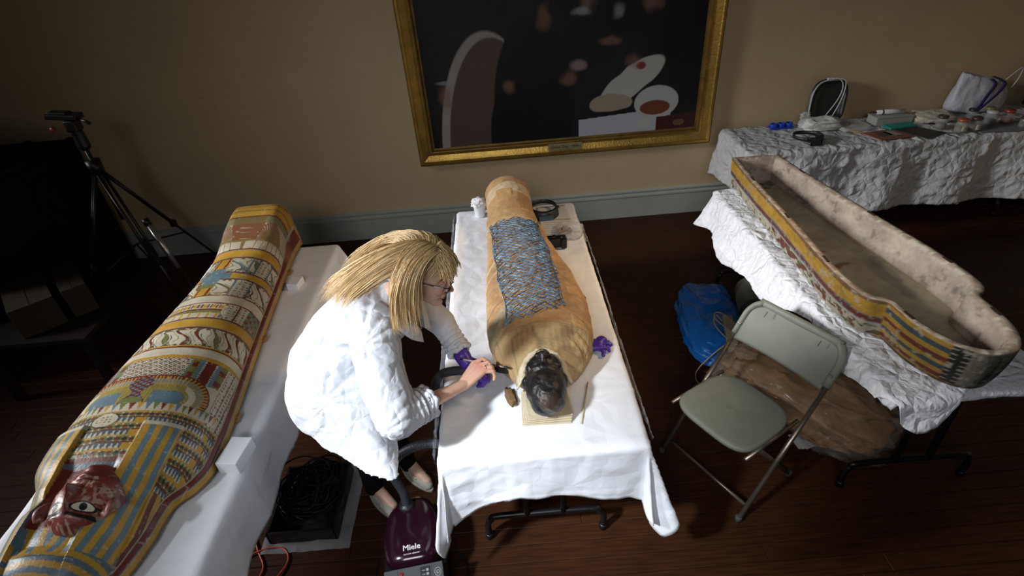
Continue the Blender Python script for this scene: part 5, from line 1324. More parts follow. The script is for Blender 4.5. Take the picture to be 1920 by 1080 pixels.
# ================================================================ CABLE CRATE, ORANGE CORD
def crate():
    t = empty('cable_tray', (-1.13, 1.77, 0), 'shallow black tray heaped with tangled black cables between the two tables', 'tray')
    b = MB(); x0, x1, y0, y1 = -1.30, -.97, 1.58, 1.97
    b.box(((x0 + x1) / 2, (y0 + y1) / 2, .008), (x1 - x0, y1 - y0, .012))
    for x in (x0, x1): b.box((x, (y0 + y1) / 2, .045), (.012, y1 - y0 + .012, .085))
    for y in (y0, y1): b.box(((x0 + x1) / 2, y, .045), (x1 - x0, .012, .085))
    b.obj('tray_shell', MT['blackplastic'], t, smooth=False)
    r = random.Random(3); cm = mat('cable_black', (.006, .006, .006), .5, spec=.2)
    for k in range(16):
        pts = []; rad = .07 + .08 * r.random(); cx, cy = -1.13 + r.uniform(-.05, .05), 1.78 + r.uniform(-.06, .06); ph = r.random() * 6; n = 26
        for i in range(n):
            q = ph + i * 2 * PI / 17; pts.append((cx + rad * math.cos(q) * (1 + .1 * math.sin(i)), cy + rad * 1.1 * math.sin(q), .05 + .012 * k * .6 + .03 * math.sin(q * 1.7 + k) + .03))
        b = MB(); b.tube(smoothpath(pts, 3), .0032 + .002 * r.random(), 6); b.obj('cable', cm, t)
    b = MB(); b.box((-1.19, 1.70, .12), (.09, .05, .035), Matrix.Rotation(.5, 3, 'Z')); b.obj('adapter', MT['blackplastic'], t, bevel=.005)
    b = MB(); b.box((-1.07, 1.84, .12), (.07, .04, .03), Matrix.Rotation(-.4, 3, 'Z')); b.obj('adapter', MT['blackplastic'], t, bevel=.005)
    film = mat('clear_film', (.55, .58, .62), .25, alpha=.30, spec=.6)
    P = [];
    X, Y = np.meshgrid(np.linspace(-1.34, -.90, 40), np.linspace(1.52, 2.02, 40), indexing='ij'); Z = .004 + .012 * np.abs(crumple(X, Y, 9, 3))
    o = link('plastic_film', gridmesh('plastic_film', np.stack([X, Y, Z], -1)), film, None); tag(o, 'sheet of clear plastic film lying under the black cable tray', 'plastic film')
crate()
o = MB().tube(smoothpath([(-1.55, 1.78, .006), (-1.44, 1.68, .006), (-1.36, 1.55, .006), (-1.30, 1.44, .006), (-1.36, 1.30, .006), (-1.25, 1.36, .012), (-1.19, 1.47, .006), (-1.23, 1.545, .006), (-1.33, 1.545, .012), (-1.45, 1.48, .006), (-1.55, 1.35, .006)], 7), .0042, 8).obj('extension_cord', mat('orange_cord', (.50, .06, .015), .5), None)
tag(o, 'orange extension cord looped on the floor beside the left table', 'cord')

# ================================================================ UNDER THE RIGHT TABLE
def crumpled_solid(name, c, r, m, label, cat, seed, amp=.02, sc=7, R=None, e=.6, nu=90, nv=60, flat=0.0, parent=None):
    """a lumpy bag-like form resting on the floor: superellipsoid with crumple, flattened at the bottom"""
    U, V_ = np.meshgrid(np.linspace(0, 2 * PI, nu), np.linspace(-PI / 2, PI / 2, nv), indexing='ij')
    f = lambda x, p: np.sign(x) * np.abs(x) ** p
    x = f(np.cos(V_), e) * f(np.cos(U), e); y = f(np.cos(V_), e) * f(np.sin(U), e); z = f(np.sin(V_), e)
    d = 1 + amp / min(r[:2]) * (crumple(x * r[0] + z * .3, y * r[1] + z * .2, sc, seed)) 
    P = np.stack([x * r[0] * d, y * r[1] * d, z * r[2] * (1 + .8 * amp / r[2] * crumple(x * r[0], y * r[1], sc, seed + 3))], -1)
    P[-1] = P[0]
    if R is not None: P = P @ np.array(R).T
    P = P + np.array(c); P[..., 2] = np.maximum(P[..., 2], flat)
    o = link(name, gridmesh(name, P), m, parent)
    if label: tag(o, label, cat)
    return o
bluem = mat('blue_plastic', (.006, .115, .42), .32, bump=.3, bscale=12, kind='crinkle', spec=.5)
crumpled_solid('blue_bag', (1.36, 2.95, .068), (.19, .38, .070), bluem, 'bright blue plastic bag lying on the floor behind the grey-green chair', 'bag', 3, amp=.035, sc=5, R=Matrix.Rotation(-.12, 3, 'Z'), e=.55)
towel = mat('grey_green_towel', (.085, .10, .075), .95, bump=.5, bscale=110, sheen=.3)
t = empty('towel_roll', (1.70, 3.12, 0), 'grey-green rolled towel on the floor beside the blue bag', 'towel')
b = MB(); sp = []
for i in range(60):
    q = i * .22; rr_ = .022 + .0062 * q; sp.append((rr_ * math.cos(q), rr_ * math.sin(q)))
V = []; F = []
for j, yy in enumerate((-.13, .13)):
    for (a_, z_) in sp: V.append((1.70 + a_ * .95 + yy * .3, 3.12 + yy, .105 + z_))
F = [(i, i + 1, 60 + i + 1, 60 + i) for i in range(59)]
o = link('rolled_cloth', pymesh('rolled_cloth', V, F), towel, t); s = o.modifiers.new('s', 'SOLIDIFY'); s.thickness = .018
cream = mat('cream_plastic', (.36, .30, .19), .5)
t = empty('power_strip', (1.36, 2.62, .16), 'cream power strip with its cord wrapped round it on the blue bag', 'power strip')
Rm = Matrix.Rotation(math.radians(-14), 3, 'Z')
b = MB().box((1.375, 2.66, .182), (.062, .34, .038), Rm); ps = b.obj('strip_body', cream, t, bevel=.006)
for k in range(5):
    p = Vector((1.375, 2.66, .198)) + Rm @ Vector((0, -.12 + .055 * k, 0)); 
    for dx in (-.006, .006): MB().box(p + Rm @ Vector((dx, 0, 0)), (.003, .010, .002), Rm).obj('socket_slot', MT['black'], ps, smooth=False)
pts = [(1.36, 2.77, .20), (1.34, 2.83, .205), (1.30, 2.74, .20), (1.33, 2.58, .203), (1.40, 2.50, .20), (1.43, 2.62, .206), (1.41, 2.78, .21), (1.36, 2.86, .205), (1.32, 2.80, .208), (1.36, 2.66, .212), (1.44, 2.50, .19), (1.47, 2.38, .15)]
MB().tube(smoothpath(pts, 6), .0042, 8).obj('cord', cream, t)
MB().tube(smoothpath([(1.42, 2.62, .20), (1.33, 2.57, .19), (1.22, 2.55, .10), (1.12, 2.50, .012), (1.12, 2.38, .008), (1.20, 2.28, .008), (1.34, 2.24, .008)], 7), .0042, 8).obj('cord', cream, t)
# kraft paper bundle wrapped in clear plastic
t = empty('paper_bundle', (1.60, 2.15, 0), 'brown kraft paper bundle in a clear plastic bag under the right table', 'bundle')
kraft = mat('kraft_paper', (.34, .17, .06), .6, var=.35, vscale=7, c2=None, bump=.5, bscale=9, kind='crinkle')
Rk = Matrix.Rotation(math.radians(-50), 3, 'Z')
o = crumpled_solid('kraft_paper', (1.58, 2.16, .13), (.40, .20, .115), kraft, None, None, 9, amp=.05, sc=6, R=Rk, e=.62, flat=.012, parent=t)
o = crumpled_solid('paper_flap', (1.50, 2.36, .20), (.17, .13, .05), mat('kraft_pale', (.36, .23, .12), .6, var=.2, bump=.4, bscale=9, kind='crinkle'), None, None, 12, amp=.03, sc=7, R=Rk, e=.5, flat=.02, parent=t)
filmm = mat('clear_bag', (.75, .68, .58), .16, alpha=.10, bump=.8, bscale=10, kind='crinkle', spec=.8)
crumpled_solid('plastic_wrap', (1.58, 2.13, .14), (.45, .235, .14), filmm, None, None, 15, amp=.05, sc=6, R=Rk, e=.6, flat=.004, parent=t)
for k in range(3):
    o = MB().box((1.585 + .01 * k, 1.935 + .004 * k, .003 + .0045 * k), (.23, .10, .0035), Matrix.Rotation(.12 + .1 * k, 3, 'Z')).obj('paper_sheet', mat('white_paper', (.55, .56, .55), .8), None, smooth=False)
    tag(o, ('bottom white sheet of the small paper stack on the floor by the kraft bundle', 'middle white sheet of the small paper stack on the floor by the kraft bundle', 'top white sheet of the small paper stack on the floor by the kraft bundle')[k], 'paper', 'papers on the floor')
# ================================================================ CENTRE TABLE SMALL THINGS
TZ = .7475
def visor(x, y, z, rz, label, open_=True):
    t = empty('magnifier_visor', (x, y, z), label, 'magnifier')
    m = mat('visor_plastic', (.014, .016, .019), .45, bump=.08, bscale=200)
    W_ = lambda a, b, c: (x + a * math.cos(rz) - b * math.sin(rz), y + a * math.sin(rz) + b * math.cos(rz), z + c)
    n = 48; V = []; F = []
    prof = [(.0, 0), (.0, .036), (.004, .036), (.004, 0)]
    for i in range(n):
        q = 2 * PI * i / n
        for dr, zz in prof:
            hh = zz * (1.0 if math.sin(q) > -.2 else 1.25); V.append(W_((.088 + dr) * math.cos(q), (.102 + dr) * math.sin(q), .030 + hh * .8))
    for i in range(n):
        for j in range(4): F.append((i * 4 + j, i * 4 + (j + 1) % 4, ((i + 1) % n) * 4 + (j + 1) % 4, ((i + 1) % n) * 4 + j))
    link('headband', pymesh('headband', V, F), m, t)
    # front housing with its lens plate
    V = []
    for i in range(21):
        q = -PI * (.14 + .72 * i / 20); 
        for dr, zz in ((.003, .068), (.016, .060), (.026, .002), (.012, 0)): V.append(W_((.092 + dr * .7) * math.cos(q), (.105 + dr) * math.sin(q), zz))
    F = [(i * 4 + j, i * 4 + (j + 1) % 4, (i + 1) * 4 + (j + 1) % 4, (i + 1) * 4 + j) for i in range(20) for j in range(4)] + [(0, 1, 2, 3), (80, 83, 82, 81)]
    h_ = link('housing', pymesh('housing', V, F), m, t)
    MB().box(W_(0, -.131, .026), (.098, .005, .034), Matrix.Rotation(rz, 3, 'Z') @ Matrix.Rotation(-.18, 3, 'X')).obj('lens_plate', mat('lens_blue', (.05, .09, .11), .1, spec=.8), h_, bevel=.003)
    for sg in (-1, 1):
        MB().tube([W_(sg * .092, -.02, .05), W_(sg * .106, -.02, .05)], .010, 16).obj('knob', m, t)
visor(.268, 3.455, TZ, .05, 'black head magnifier visor standing on papers beside the mummy feet')
# papers under and beside the visor
def sheet(x, y, z, w, h, a, m, label, nm='paper_sheet', cat='paper', group=None, seed=1, amp=.003):
    X, Y = np.meshgrid(np.linspace(-w / 2, w / 2, 14), np.linspace(-h / 2, h / 2, 14), indexing='ij')
    Z = z + amp * (vn(X, Y, 9, seed)) + amp * 2 * np.clip(np.abs(X) / w * 2 - .7, 0, 1) * (seed % 2)
    P = np.stack([x + X * math.cos(a) - Y * math.sin(a), y + X * math.sin(a) + Y * math.cos(a), Z], -1)
    o = link(nm, gridmesh(nm, P), m, None); s = o.modifiers.new('s', 'SOLIDIFY'); s.thickness = .0012
    return tag(o, label, cat, group)
wp = mat('note_paper', (.62, .62, .60), .8, var=.08, vscale=60)
sheet(.335, 3.40, TZ + .002, .21, .30, .06, wp, 'white note page lying under the head magnifier on the centre table', seed=2)
o = sheet(.325, 3.20, TZ + .004, .22, .28, -.08, wp, 'white page with faint writing beside the mummy shins', seed=3)
ink = mat('pencil_grey', (.25, .25, .27), .8)
for k in range(7):
    MB().box((.315, 3.29 - .028 * k, TZ + .0105), (.13 - .02 * (k % 3), .0022, .0004), Matrix.Rotation(-.08, 3, 'Z')).obj('writing_line', ink, o, smooth=False)
# zip bag with a brown fragment
t = empty('sample_bag', (.40, 3.13, TZ), 'clear plastic sample bag with a brown fragment beside the black camera', 'bag')
film2 = mat('zip_bag', (.70, .68, .66), .14, alpha=.35, spec=.9, bump=.5, bscale=14, kind='crinkle')
crumpled_solid('bag_film', (.405, 3.135, TZ + .022), (.085, .095, .020), film2, None, None, 5, amp=.01, sc=16, R=Matrix.Rotation(-.2, 3, 'Z'), e=.5, flat=TZ + .004, parent=t, nu=50, nv=30)
fm = mat('brown_fragment', (.14, .075, .04), .8, bump=.8, bscale=50, var=.4, vscale=30)
crumpled_solid('fragment', (.375, 3.14, TZ + .022), (.042, .035, .015), fm, None, None, 6, amp=.012, sc=24, R=Matrix.Rotation(.4, 3, 'Z'), e=.8, flat=TZ + .006, parent=t, nu=40, nv=24)
# compact camera
t = empty('compact_camera', (.30, 2.985, TZ), 'small black digital camera lying beside the mummy shins', 'camera')
Rc = Matrix.Rotation(.08, 3, 'Z')
b = MB().box((.30, 2.985, TZ + .034), (.135, .062, .060), Rc); cb = b.obj('camera_body', MT['blackplastic'], t, bevel=.010, seg=4)
MB().box((.345, 2.965, TZ + .036), (.036, .070, .066), Rc).obj('hand_grip', MT['blackplastic'], t, bevel=.012, seg=4)
MB().tube([Vector((.285, 2.985, TZ + .062)), Vector((.285, 2.985, TZ + .074))], [.014, .013], 20).obj('mode_dial', MT['black'], t)
MB().tube([Vector((.335, 2.975, TZ + .062)), Vector((.335, 2.975, TZ + .070))], [.007, .006], 16).obj('shutter_button', mat('dull_chrome', (.3, .3, .3), .3, metal=1), t)
MB().box((.262, 2.99, TZ + .067), (.034, .030, .008), Rc).obj('flash_cover', MT['black'], t, bevel=.003)
MB().tube([Vector((.292, 3.012, TZ + .033)), Vector((.294, 3.034, TZ + .033))], [.026, .023], 24).obj('lens_barrel', MT['black'], t)
# paper cup full of batting
t = empty('plastic_cup', (-.180, 3.50, TZ), 'white translucent cup stuffed with cotton wool at the far left corner of the centre table', 'cup')
cupm = mat('cup_plastic', (.78, .80, .84), .35, bump=.05)
MB().lathe([(.034, .0), (.036, .004), (.046, .098), (.049, .100), (.049, .104), (.045, .104), (.034, .006), (.001, .006)], (-.180, 3.50, TZ), 36, cap=False).obj('cup_wall', cupm, t)
crumpled_solid('cotton_wool', (-.180, 3.50, TZ + .10), (.050, .050, .032), MT['batting'], None, None, 8, amp=.018, sc=26, e=.9, flat=TZ + .05, parent=t, nu=50, nv=30)
# pen, stick, glove
t = empty('marker_pen', (.37, 2.45, TZ), 'black and white marker pen lying beside the mummy hip', 'pen')
a, b_ = Vector((.335, 2.565, TZ + .008)), Vector((.392, 2.385, TZ + .008)); D = (b_ - a)
MB().tube([a, a + D * .55], .0065, 12).obj('barrel', MT['blackplastic'], t); MB().tube([a + D * .55, a + D * .72], [.0066, .0066], 12).obj('grey_band', mat('pen_grey', (.35, .37, .4), .4), t)
MB().tube([a + D * .72, a + D * .97, b_], [.0072, .0066, .003], 12).obj('cap', MT['blackplastic'], t)
a, b_ = Vector((.302, 1.755, TZ + .007)), Vector((.238, 1.525, TZ + .006))
t = empty('wooden_stick', (.27, 1.64, TZ), 'thin pale wooden stick lying right of the dark head', 'stick')
wd = mat('pale_stick', (.55, .42, .22), .6, var=.15, vscale=60)
so = MB().tube([a, a + (b_ - a) * .5, b_], [.0030, .0034, .0030], 10).obj('shaft', wd, t); MB().tube([b_, b_ + (b_ - a) * .004], [.0046, .0040], 10).obj('blunt_end', wd, t)
def glove():
    t = empty('nitrile_glove', (.375, 1.99, TZ), 'crumpled purple nitrile glove lying beside the mummy shoulder', 'glove')
    b = MB(); c = Vector((.375, 1.985, TZ + .018))
    b.ell(c, (.045, .035, .020)); b.ell(c + Vector((.03, .02, .006)), (.035, .022, .022), Matrix.Rotation(.6, 3, 'Z'))
    for a, L_, r_ in ((.1, .075, .012), (-.55, .075, .011), (-1.15, .07, .011), (2.7, .070, .012), (3.5, .08, .013), (1.6, .045, .016)):
        d = Vector((math.cos(a), math.sin(a), 0)); n_ = Vector((-d.y, d.x, 0))
        b.cone(c + d * .02, c + d * L_ * .75 + n_ * .012 + Vector((0, 0, -.002)), r_ * 1.2, r_); b.cone(c + d * L_ * .75 + n_ * .012 + Vector((0, 0, -.002)), c + d * L_ + Vector((0, 0, -.007)), r_, r_ * .8)
    me = b.blob(.003, 3); co = coords(me); nr = normals(me)
    co = co + nr * (.006 * crumple(co[:, 0] + co[:, 2], co[:, 1], 34, 5))[:, None]; co[:, 2] = np.maximum(co[:, 2], TZ + .001); setcoords(me, co)
    link('glove_skin', me, MT['nitrile'], t)
glove()
# loose linen scrap by the head and clear film under it
sc = crumpled_solid('linen_scrap', (-.045, 1.70, TZ + .012), (.020, .050, .012), mat('scrap_linen', (.16, .095, .038), .85, bump=.5, bscale=90), 'small torn scrap of brown linen lying left of the dark head', 'linen', 4, amp=.008, sc=30, R=Matrix.Rotation(.2, 3, 'Z'), e=.8, flat=TZ + .001, nu=36, nv=20)
film = mat('clear_sheet', (.9, .93, .96), .08, alpha=.13, spec=1.0, bump=.5, bscale=16, kind='crinkle')
X, Y = np.meshgrid(np.linspace(-.33, .30, 110), np.linspace(1.42, 2.02, 110), indexing='ij')
Z = TZ + .0022 + .0045 * np.clip(crumple(X, Y, 9, 8) + .2, 0, 2) * (np.clip(np.minimum(X + .33, .30 - X) * 8, .25, 1))
o = link('plastic_sheet', gridmesh('plastic_sheet', np.stack([X + .04 * (Y - 1.7), Y + .10 * np.clip(X + .05, -1, 0), Z], -1)), film, None); tag(o, 'clear plastic sheet spread on the white sheet around the dark head', 'plastic sheet')
# plastic film hanging down the left edge of the centre table
film3 = mat('clear_film_edge', (.80, .84, .88), .12, alpha=.22, spec=1.0, bump=.8, bscale=22, kind='crinkle')
A, B = np.meshgrid(np.linspace(0, 1, 14), np.linspace(1.48, 3.58, 160), indexing='ij')
X = -.372 - .012 * np.sin(A * 2) - .008 * crumple(A * .2, B, 12, 3); Z = .742 - A * (.17 + .05 * np.sin(B * 3))
o = link('plastic_film', gridmesh('plastic_film', np.stack([X, B, Z], -1)), film3, None); tag(o, 'clear plastic film hanging along the left edge of the centre table', 'plastic film')
A, B = np.meshgrid(np.linspace(0, 1, 12), np.linspace(1.46, 3.30, 140), indexing='ij')
X = .508 + .012 * np.sin(A * 2) + .008 * crumple(A * .2, B, 12, 5); Z = .742 - A * (.06 + .02 * np.sin(B * 4))
o = link('plastic_film', gridmesh('plastic_film', np.stack([X, B, Z], -1)), film3, None); tag(o, 'clear plastic film edging the right side of the centre table', 'plastic film')

# ================================================================ TABLE BY THE WALL
BZ = .812
def visor2(): visor(2.48, 4.21, BZ, .9, 'black head magnifier visor at the front left of the wall table')
visor2()
t = empty('cap_tray', (2.44, 4.58, BZ), 'bright blue moulded tray at the left end of the wall table', 'tray')
bp = mat('blue_tray', (.01, .05, .42), .4)
MB().box((2.44, 4.57, BZ + .006), (.20, .075, .012)).obj('tray_base', bp, t, bevel=.003)
for k in range(3):
    MB().lathe([(.030, .010), (.032, .034), (.030, .040), (.020, .040), (.018, .030), (.001, .028)], (2.375 + .065 * k, 4.57, BZ), 20, cap=False).obj('well', bp, t)
# oval tray leaning on the wall with white cord
def oval_tray():
    t = empty('leaning_tray', (2.80, 4.66, BZ), 'dark rounded tray with pale rim and looped white cord leaning on the wall', 'tray')
    n = 60; V = []; F = []
    def P(u, v, d):   # u across, v up, d out from the tray plane
        lean = .20; return (2.81 + u + .10 * v, 4.700 - .08 + .0 - (0) + v * lean - .02 - d * .98, BZ + .012 + v * .98 - d * .1)
    outl = []
    for i in range(n):
        q = 2 * PI * i / n; c, s = math.cos(q), math.sin(q); outl.append((.155 * math.copysign(abs(c) ** .6, c), .175 + .175 * math.copysign(abs(s) ** (.75 if s > 0 else .35), s)))
    rg = [(1.0, .0), (1.0, .034), (.93, .036), (.90, .030), (.86, .008), (.5, .006), (.01, .006)]
    for f_, d in rg:
        for u, v in outl: V.append(P(u * f_, .175 + (v - .175) * f_, d))
    for k in range(len(rg) - 1):
        for i in range(n): F.append((k * n + i, k * n + (i + 1) % n, (k + 1) * n + (i + 1) % n, (k + 1) * n + i))
    F.append(tuple(range(n)))
    link('tray_dish', pymesh('tray_dish', V, F), mat('dark_dish', (.022, .022, .020), .35, var=.3, vscale=20), t)
    MB().tube([P(u, v, .036) for u, v in [outl[i] for i in range(12, 34)]], .0065, 8).obj('pale_rim', mat('pale_rim', (.45, .46, .45), .4), t)
    wc = mat('white_cord', (.66, .66, .64), .5)
    MB().tube(smoothpath([P(-.02, .36, .045), P(.03, .365, .06), P(.075, .32, .055), (P(.08, .25, .055)), P(.05, .17, .055), P(.0, .09, .055), P(-.03, .03, .05), P(-.03, .0, .05)], 8), .0042, 8).obj('cord', wc, t)
    MB().tube(smoothpath([P(.01, .365, .05), P(.08, .352, .06), P(.105, .30, .055), P(.095, .2, .055), P(.07, .12, .055), P(.04, .04, .05), P(.01, .0, .05)], 8), .0042, 8).obj('cord', wc, t)
    p = P(-.035, .362, .04); MB().box(p, (.045, .018, .018)).obj('plug', wc, t, bevel=.003)
oval_tray()
# clear tub of tissue
t = empty('tissue_pack', (2.70, 4.46, BZ), 'opened plastic pack of white tissue in front of the leaning tray', 'tissue pack')
tm = mat('tissue_white', (.62, .62, .56), .85, bump=.4, bscale=30)
crumpled_solid('pack_body', (2.72, 4.46, BZ + .045), (.145, .075, .045), tm, None, None, 5, amp=.018, sc=12, e=.5, flat=BZ, parent=t, nu=60, nv=30)
crumpled_solid('pack_wrap', (2.59, 4.49, BZ + .075), (.035, .02, .075), mat('wrap_film', (.6, .62, .62), .3, alpha=.5, bump=.4, bscale=20), None, None, 7, amp=.015, sc=14, e=.6, flat=BZ, parent=t, nu=40, nv=24)
o = crumpled_solid('plastic_sleeve', (2.98, 4.46, BZ + .012), (.13, .13, .014), mat('sleeve_film', (.60, .58, .55), .3, alpha=.55, bump=.4, bscale=20), 'flat translucent plastic sleeve lying right of the tissue pack', 'plastic sleeve', 9, amp=.012, sc=12, e=.4, flat=BZ, nu=50, nv=20)
# sticks
sm = [mat('birch_stick', (.48, .34, .17), .6), mat('brown_stick', (.30, .15, .06), .6)]
for k in range(6):
    a = Vector((2.80 + .012 * k, 4.45 - .012 * k, BZ + .004 + .003 * (k % 2))); b_ = a + Vector((.26 - .01 * k, -.235 + .008 * k, .001))
    o = MB().tube([a, b_], .0045, 8).obj('craft_stick', sm[k % 2 if k > 3 else 0], None); tag(o, 'reddish brown wooden stick in the loose bunch left of the brown folder' if (k > 3 and k % 2) else 'pale wooden stick in the loose bunch left of the brown folder', 'stick', 'brown sticks on the wall table' if (k > 3 and k % 2) else 'pale sticks on the wall table')
# folders
def slab(pts, z, th, m, nm, par=None):
    return MB().prism(pts, z, z + th).obj(nm, m, par, smooth=False, bevel=.001)
t = empty('brown_folder', (3.12, 4.2, BZ), 'reddish brown folder with a dark picture on its cover on the wall table', 'folder')
slab([(2.97, 4.27), (3.02, 4.08), (3.30, 4.11), (3.23, 4.30)], BZ + .002, .008, mat('brown_card', (.20, .075, .045), .6), 'cover', t)
slab([(3.045, 4.24), (3.065, 4.15), (3.17, 4.16), (3.15, 4.25)], BZ + .0105, .0008, mat('dark_photo', (.05, .03, .025), .4), 'picture', t)
slab([(3.12, 4.25), (3.145, 4.15), (3.235, 4.16), (3.20, 4.27)], BZ + .0105, .0008, mat('pale_photo', (.30, .25, .23), .4), 'label', t)
t = empty('black_folder', (3.40, 4.15, BZ), 'black patterned folder lying between the brown folder and the jars', 'folder')
slab([(3.24, 4.28), (3.36, 4.04), (3.57, 4.13), (3.42, 4.34)], BZ + .002, .007, mat('black_card', (.016, .015, .014), .45), 'cover', t)
slab([(3.275, 4.265), (3.37, 4.075), (3.535, 4.14), (3.42, 4.31)], BZ + .0095, .0006, mat('mottled_card', (.03, .028, .026), .5, var=.6, vscale=90), 'panel', t)
# teal lid, clear box, wrapped roll
o = MB().box((3.33, 4.345, BZ + .012), (.24, .10, .020), Matrix.Rotation(.1, 3, 'Z')).obj('teal_box', mat('teal_plastic', (.01, .22, .17), .4), None, bevel=.005); tag(o, 'flat teal green plastic box in front of the clear box', 'box')
t = empty('clear_box', (3.32, 4.47, BZ), 'low translucent plastic box under the white wrapped roll', 'box')
cbm = mat('frosted_box', (.45, .44, .40), .3, alpha=.7)
b = MB(); cx, cy, w_, d_, h_ = 3.32, 4.475, .30, .13, .062
b.box((cx, cy, BZ + .003), (w_, d_, .004))
for sx_ in (-1, 1): b.box((cx + sx_ * w_ / 2, cy, BZ + h_ / 2), (.004, d_, h_))
for sy_ in (-1, 1): b.box((cx, cy + sy_ * d_ / 2, BZ + h_ / 2), (w_, .004, h_))
b.obj('box_shell', cbm, t, smooth=False); MB().box((cx, cy, BZ + h_ + .004), (w_ + .012, d_ + .012, .007)).obj('box_lid', cbm, t, bevel=.002)
t = empty('wrapped_roll', (3.31, 4.47, BZ + .07), 'white wrapped tool roll lying on the clear plastic box', 'roll')
MB().tube([(3.20, 4.49, BZ + .092), (3.32, 4.475, BZ + .094), (3.42, 4.46, BZ + .092)], [.018, .020, .018], 16).obj('roll_cloth', mat('roll_white', (.60, .60, .58), .8, bump=.3, bscale=50), t)
for xx in (3.24, 3.31): MB().tube([(xx, 4.484, BZ + .092), (xx + .008, 4.483, BZ + .092)], .021, 16).obj('tie', MT['black'], t)
MB().tube([(3.20, 4.49, BZ + .092), (3.15, 4.497, BZ + .092), (3.13, 4.50, BZ + .092)], [.007, .006, .002], 10).obj('tip', mat('tip_brown', (.06, .03, .02), .5), t)
# batting parcel
o = crumpled_solid('batting_parcel', (3.66, 4.46, BZ + .032), (.17, .12, .034), mat('parcel_cream', (.50, .45, .36), .9, bump=.5, bscale=60), 'cream parcel of batting in thin plastic lying left of the white tote bag', 'parcel', 14, amp=.02, sc=10, e=.7, flat=BZ, nu=60, nv=30)
# jars
glass = mat('jar_glass', (.45, .48, .44), .05, trans=.0, alpha=.16, spec=1.0)
jar_proto = None
def jar(x, y, s, capc, label, fill=None, lab=True, tilt=0):
    global jar_proto
    t = empty('glass_jar', (x, y, BZ), label, 'jar')
    sc_ = s
    if jar_proto is None:
        g_ = MB().lathe([(.001, .002), (.030, .002), (.036, .008), (.037, .060), (.031, .076), (.029, .080), (.0285, .086), (.026, .086), (.0265, .078), (.034, .058), (.033, .010), (.001, .006)], (0, 0, 0), 32, cap=False).mesh('jar_wall'); g_.materials.append(glass)
        c_ = MB().lathe([(.0, .0), (.0325, 0), (.0335, .003), (.0335, .013), (.031, .016), (.0, .016)], (0, 0, .079), 32, cap=False).mesh('cap')
        V = []; F = []
        for i in range(13):
            q = -PI / 2 + (i - 6) * .11 + .2
            for z in (.018, .052): V.append((.0378 * math.cos(q), .0378 * math.sin(q), z))
        F = [(2 * i, 2 * i + 2, 2 * i + 3, 2 * i + 1) for i in range(12)]
        l_ = pymesh('jar_label', V, F); l_.materials.append(mat('jar_label', (.55, .52, .38), .7))
        jar_proto = (g_, c_, l_)
    for nm, me in zip(('jar_wall', 'cap', 'jar_label'), jar_proto):
        if nm == 'jar_label' and not lab: continue
        if nm == 'cap': me = me.copy(); me.materials.append(mat('cap_paint', capc, .35))
        me.polygons.foreach_set('use_smooth', np.ones(len(me.polygons), bool))
        o = bpy.data.objects.new(nm, me); col.objects.link(o); o.parent = t; o.scale = (s, s, s)
        if nm == 'jar_label':
            for k in range(3):
                V = []
                for i in range(9):
                    q = -PI / 2 + (i - 4) * .11 + .2
                    for z in (.026 + .008 * k, .0285 + .008 * k): V.append((.0381 * math.cos(q), .0381 * math.sin(q), z))
                w = link('writing', pymesh('writing', V, [(2 * i, 2 * i + 2, 2 * i + 3, 2 * i + 1) for i in range(8)]), MT['black'], None, False); w.parent = o
    if fill:
        f_ = MB().lathe([(.001, .0), (.0325 * s, .0), (.0325 * s, .028 * s), (.001, .030 * s)], (x, y, BZ + .008 * s), 24, cap=False).obj('contents', mat('jar_contents', fill, .6), t)
jar(3.59, 4.24, 1.15, (.05, .035, .02), 'glass jar with dark gold lid at the left front of the jar group', fill=(.20, .18, .10), lab=False)
jar(3.67, 4.13, 1.15, (.34, .07, .03), 'glass jar with orange-red lid and cream label at the very front of the wall table', fill=(.22, .19, .10))
jar(3.79, 4.14, 1.15, (.07, .022, .018), 'glass jar with maroon lid and cream label right of the orange-lidded jar', fill=(.24, .22, .15))
jar(3.93, 4.36, 1.05, (.018, .015, .012), 'glass jar with black lid just in front of the white tote bag', fill=(.12, .05, .04), lab=False)
jar(3.99, 4.24, 1.20, (.42, .42, .44), 'glass jar with pale grey lid in the middle of the right jar cluster', fill=(.10, .11, .14), lab=False)
jar(4.07, 4.36, 1.05, (.20, .17, .03), 'glass jar with yellow lid behind the grey-lidded jar', lab=False)
jar(4.13, 4.24, 1.15, (.26, .03, .02), 'glass jar with red lid and red label at the right of the cluster', fill=(.28, .03, .02), lab=False)
jar(4.17, 4.12, .90, (.03, .035, .035), 'small glass jar with dark lid at the right front corner', fill=(.10, .11, .10), lab=False)
slab([(3.80, 4.07), (4.40, 4.03), (4.45, 4.25), (3.88, 4.27)], BZ + .0005, .004, mat('grey_board', (.16, .16, .17), .6), 'cutting_board')
tag(bpy.data.objects['cutting_board'], 'thin grey board lying under the right cluster of jars', 'board')
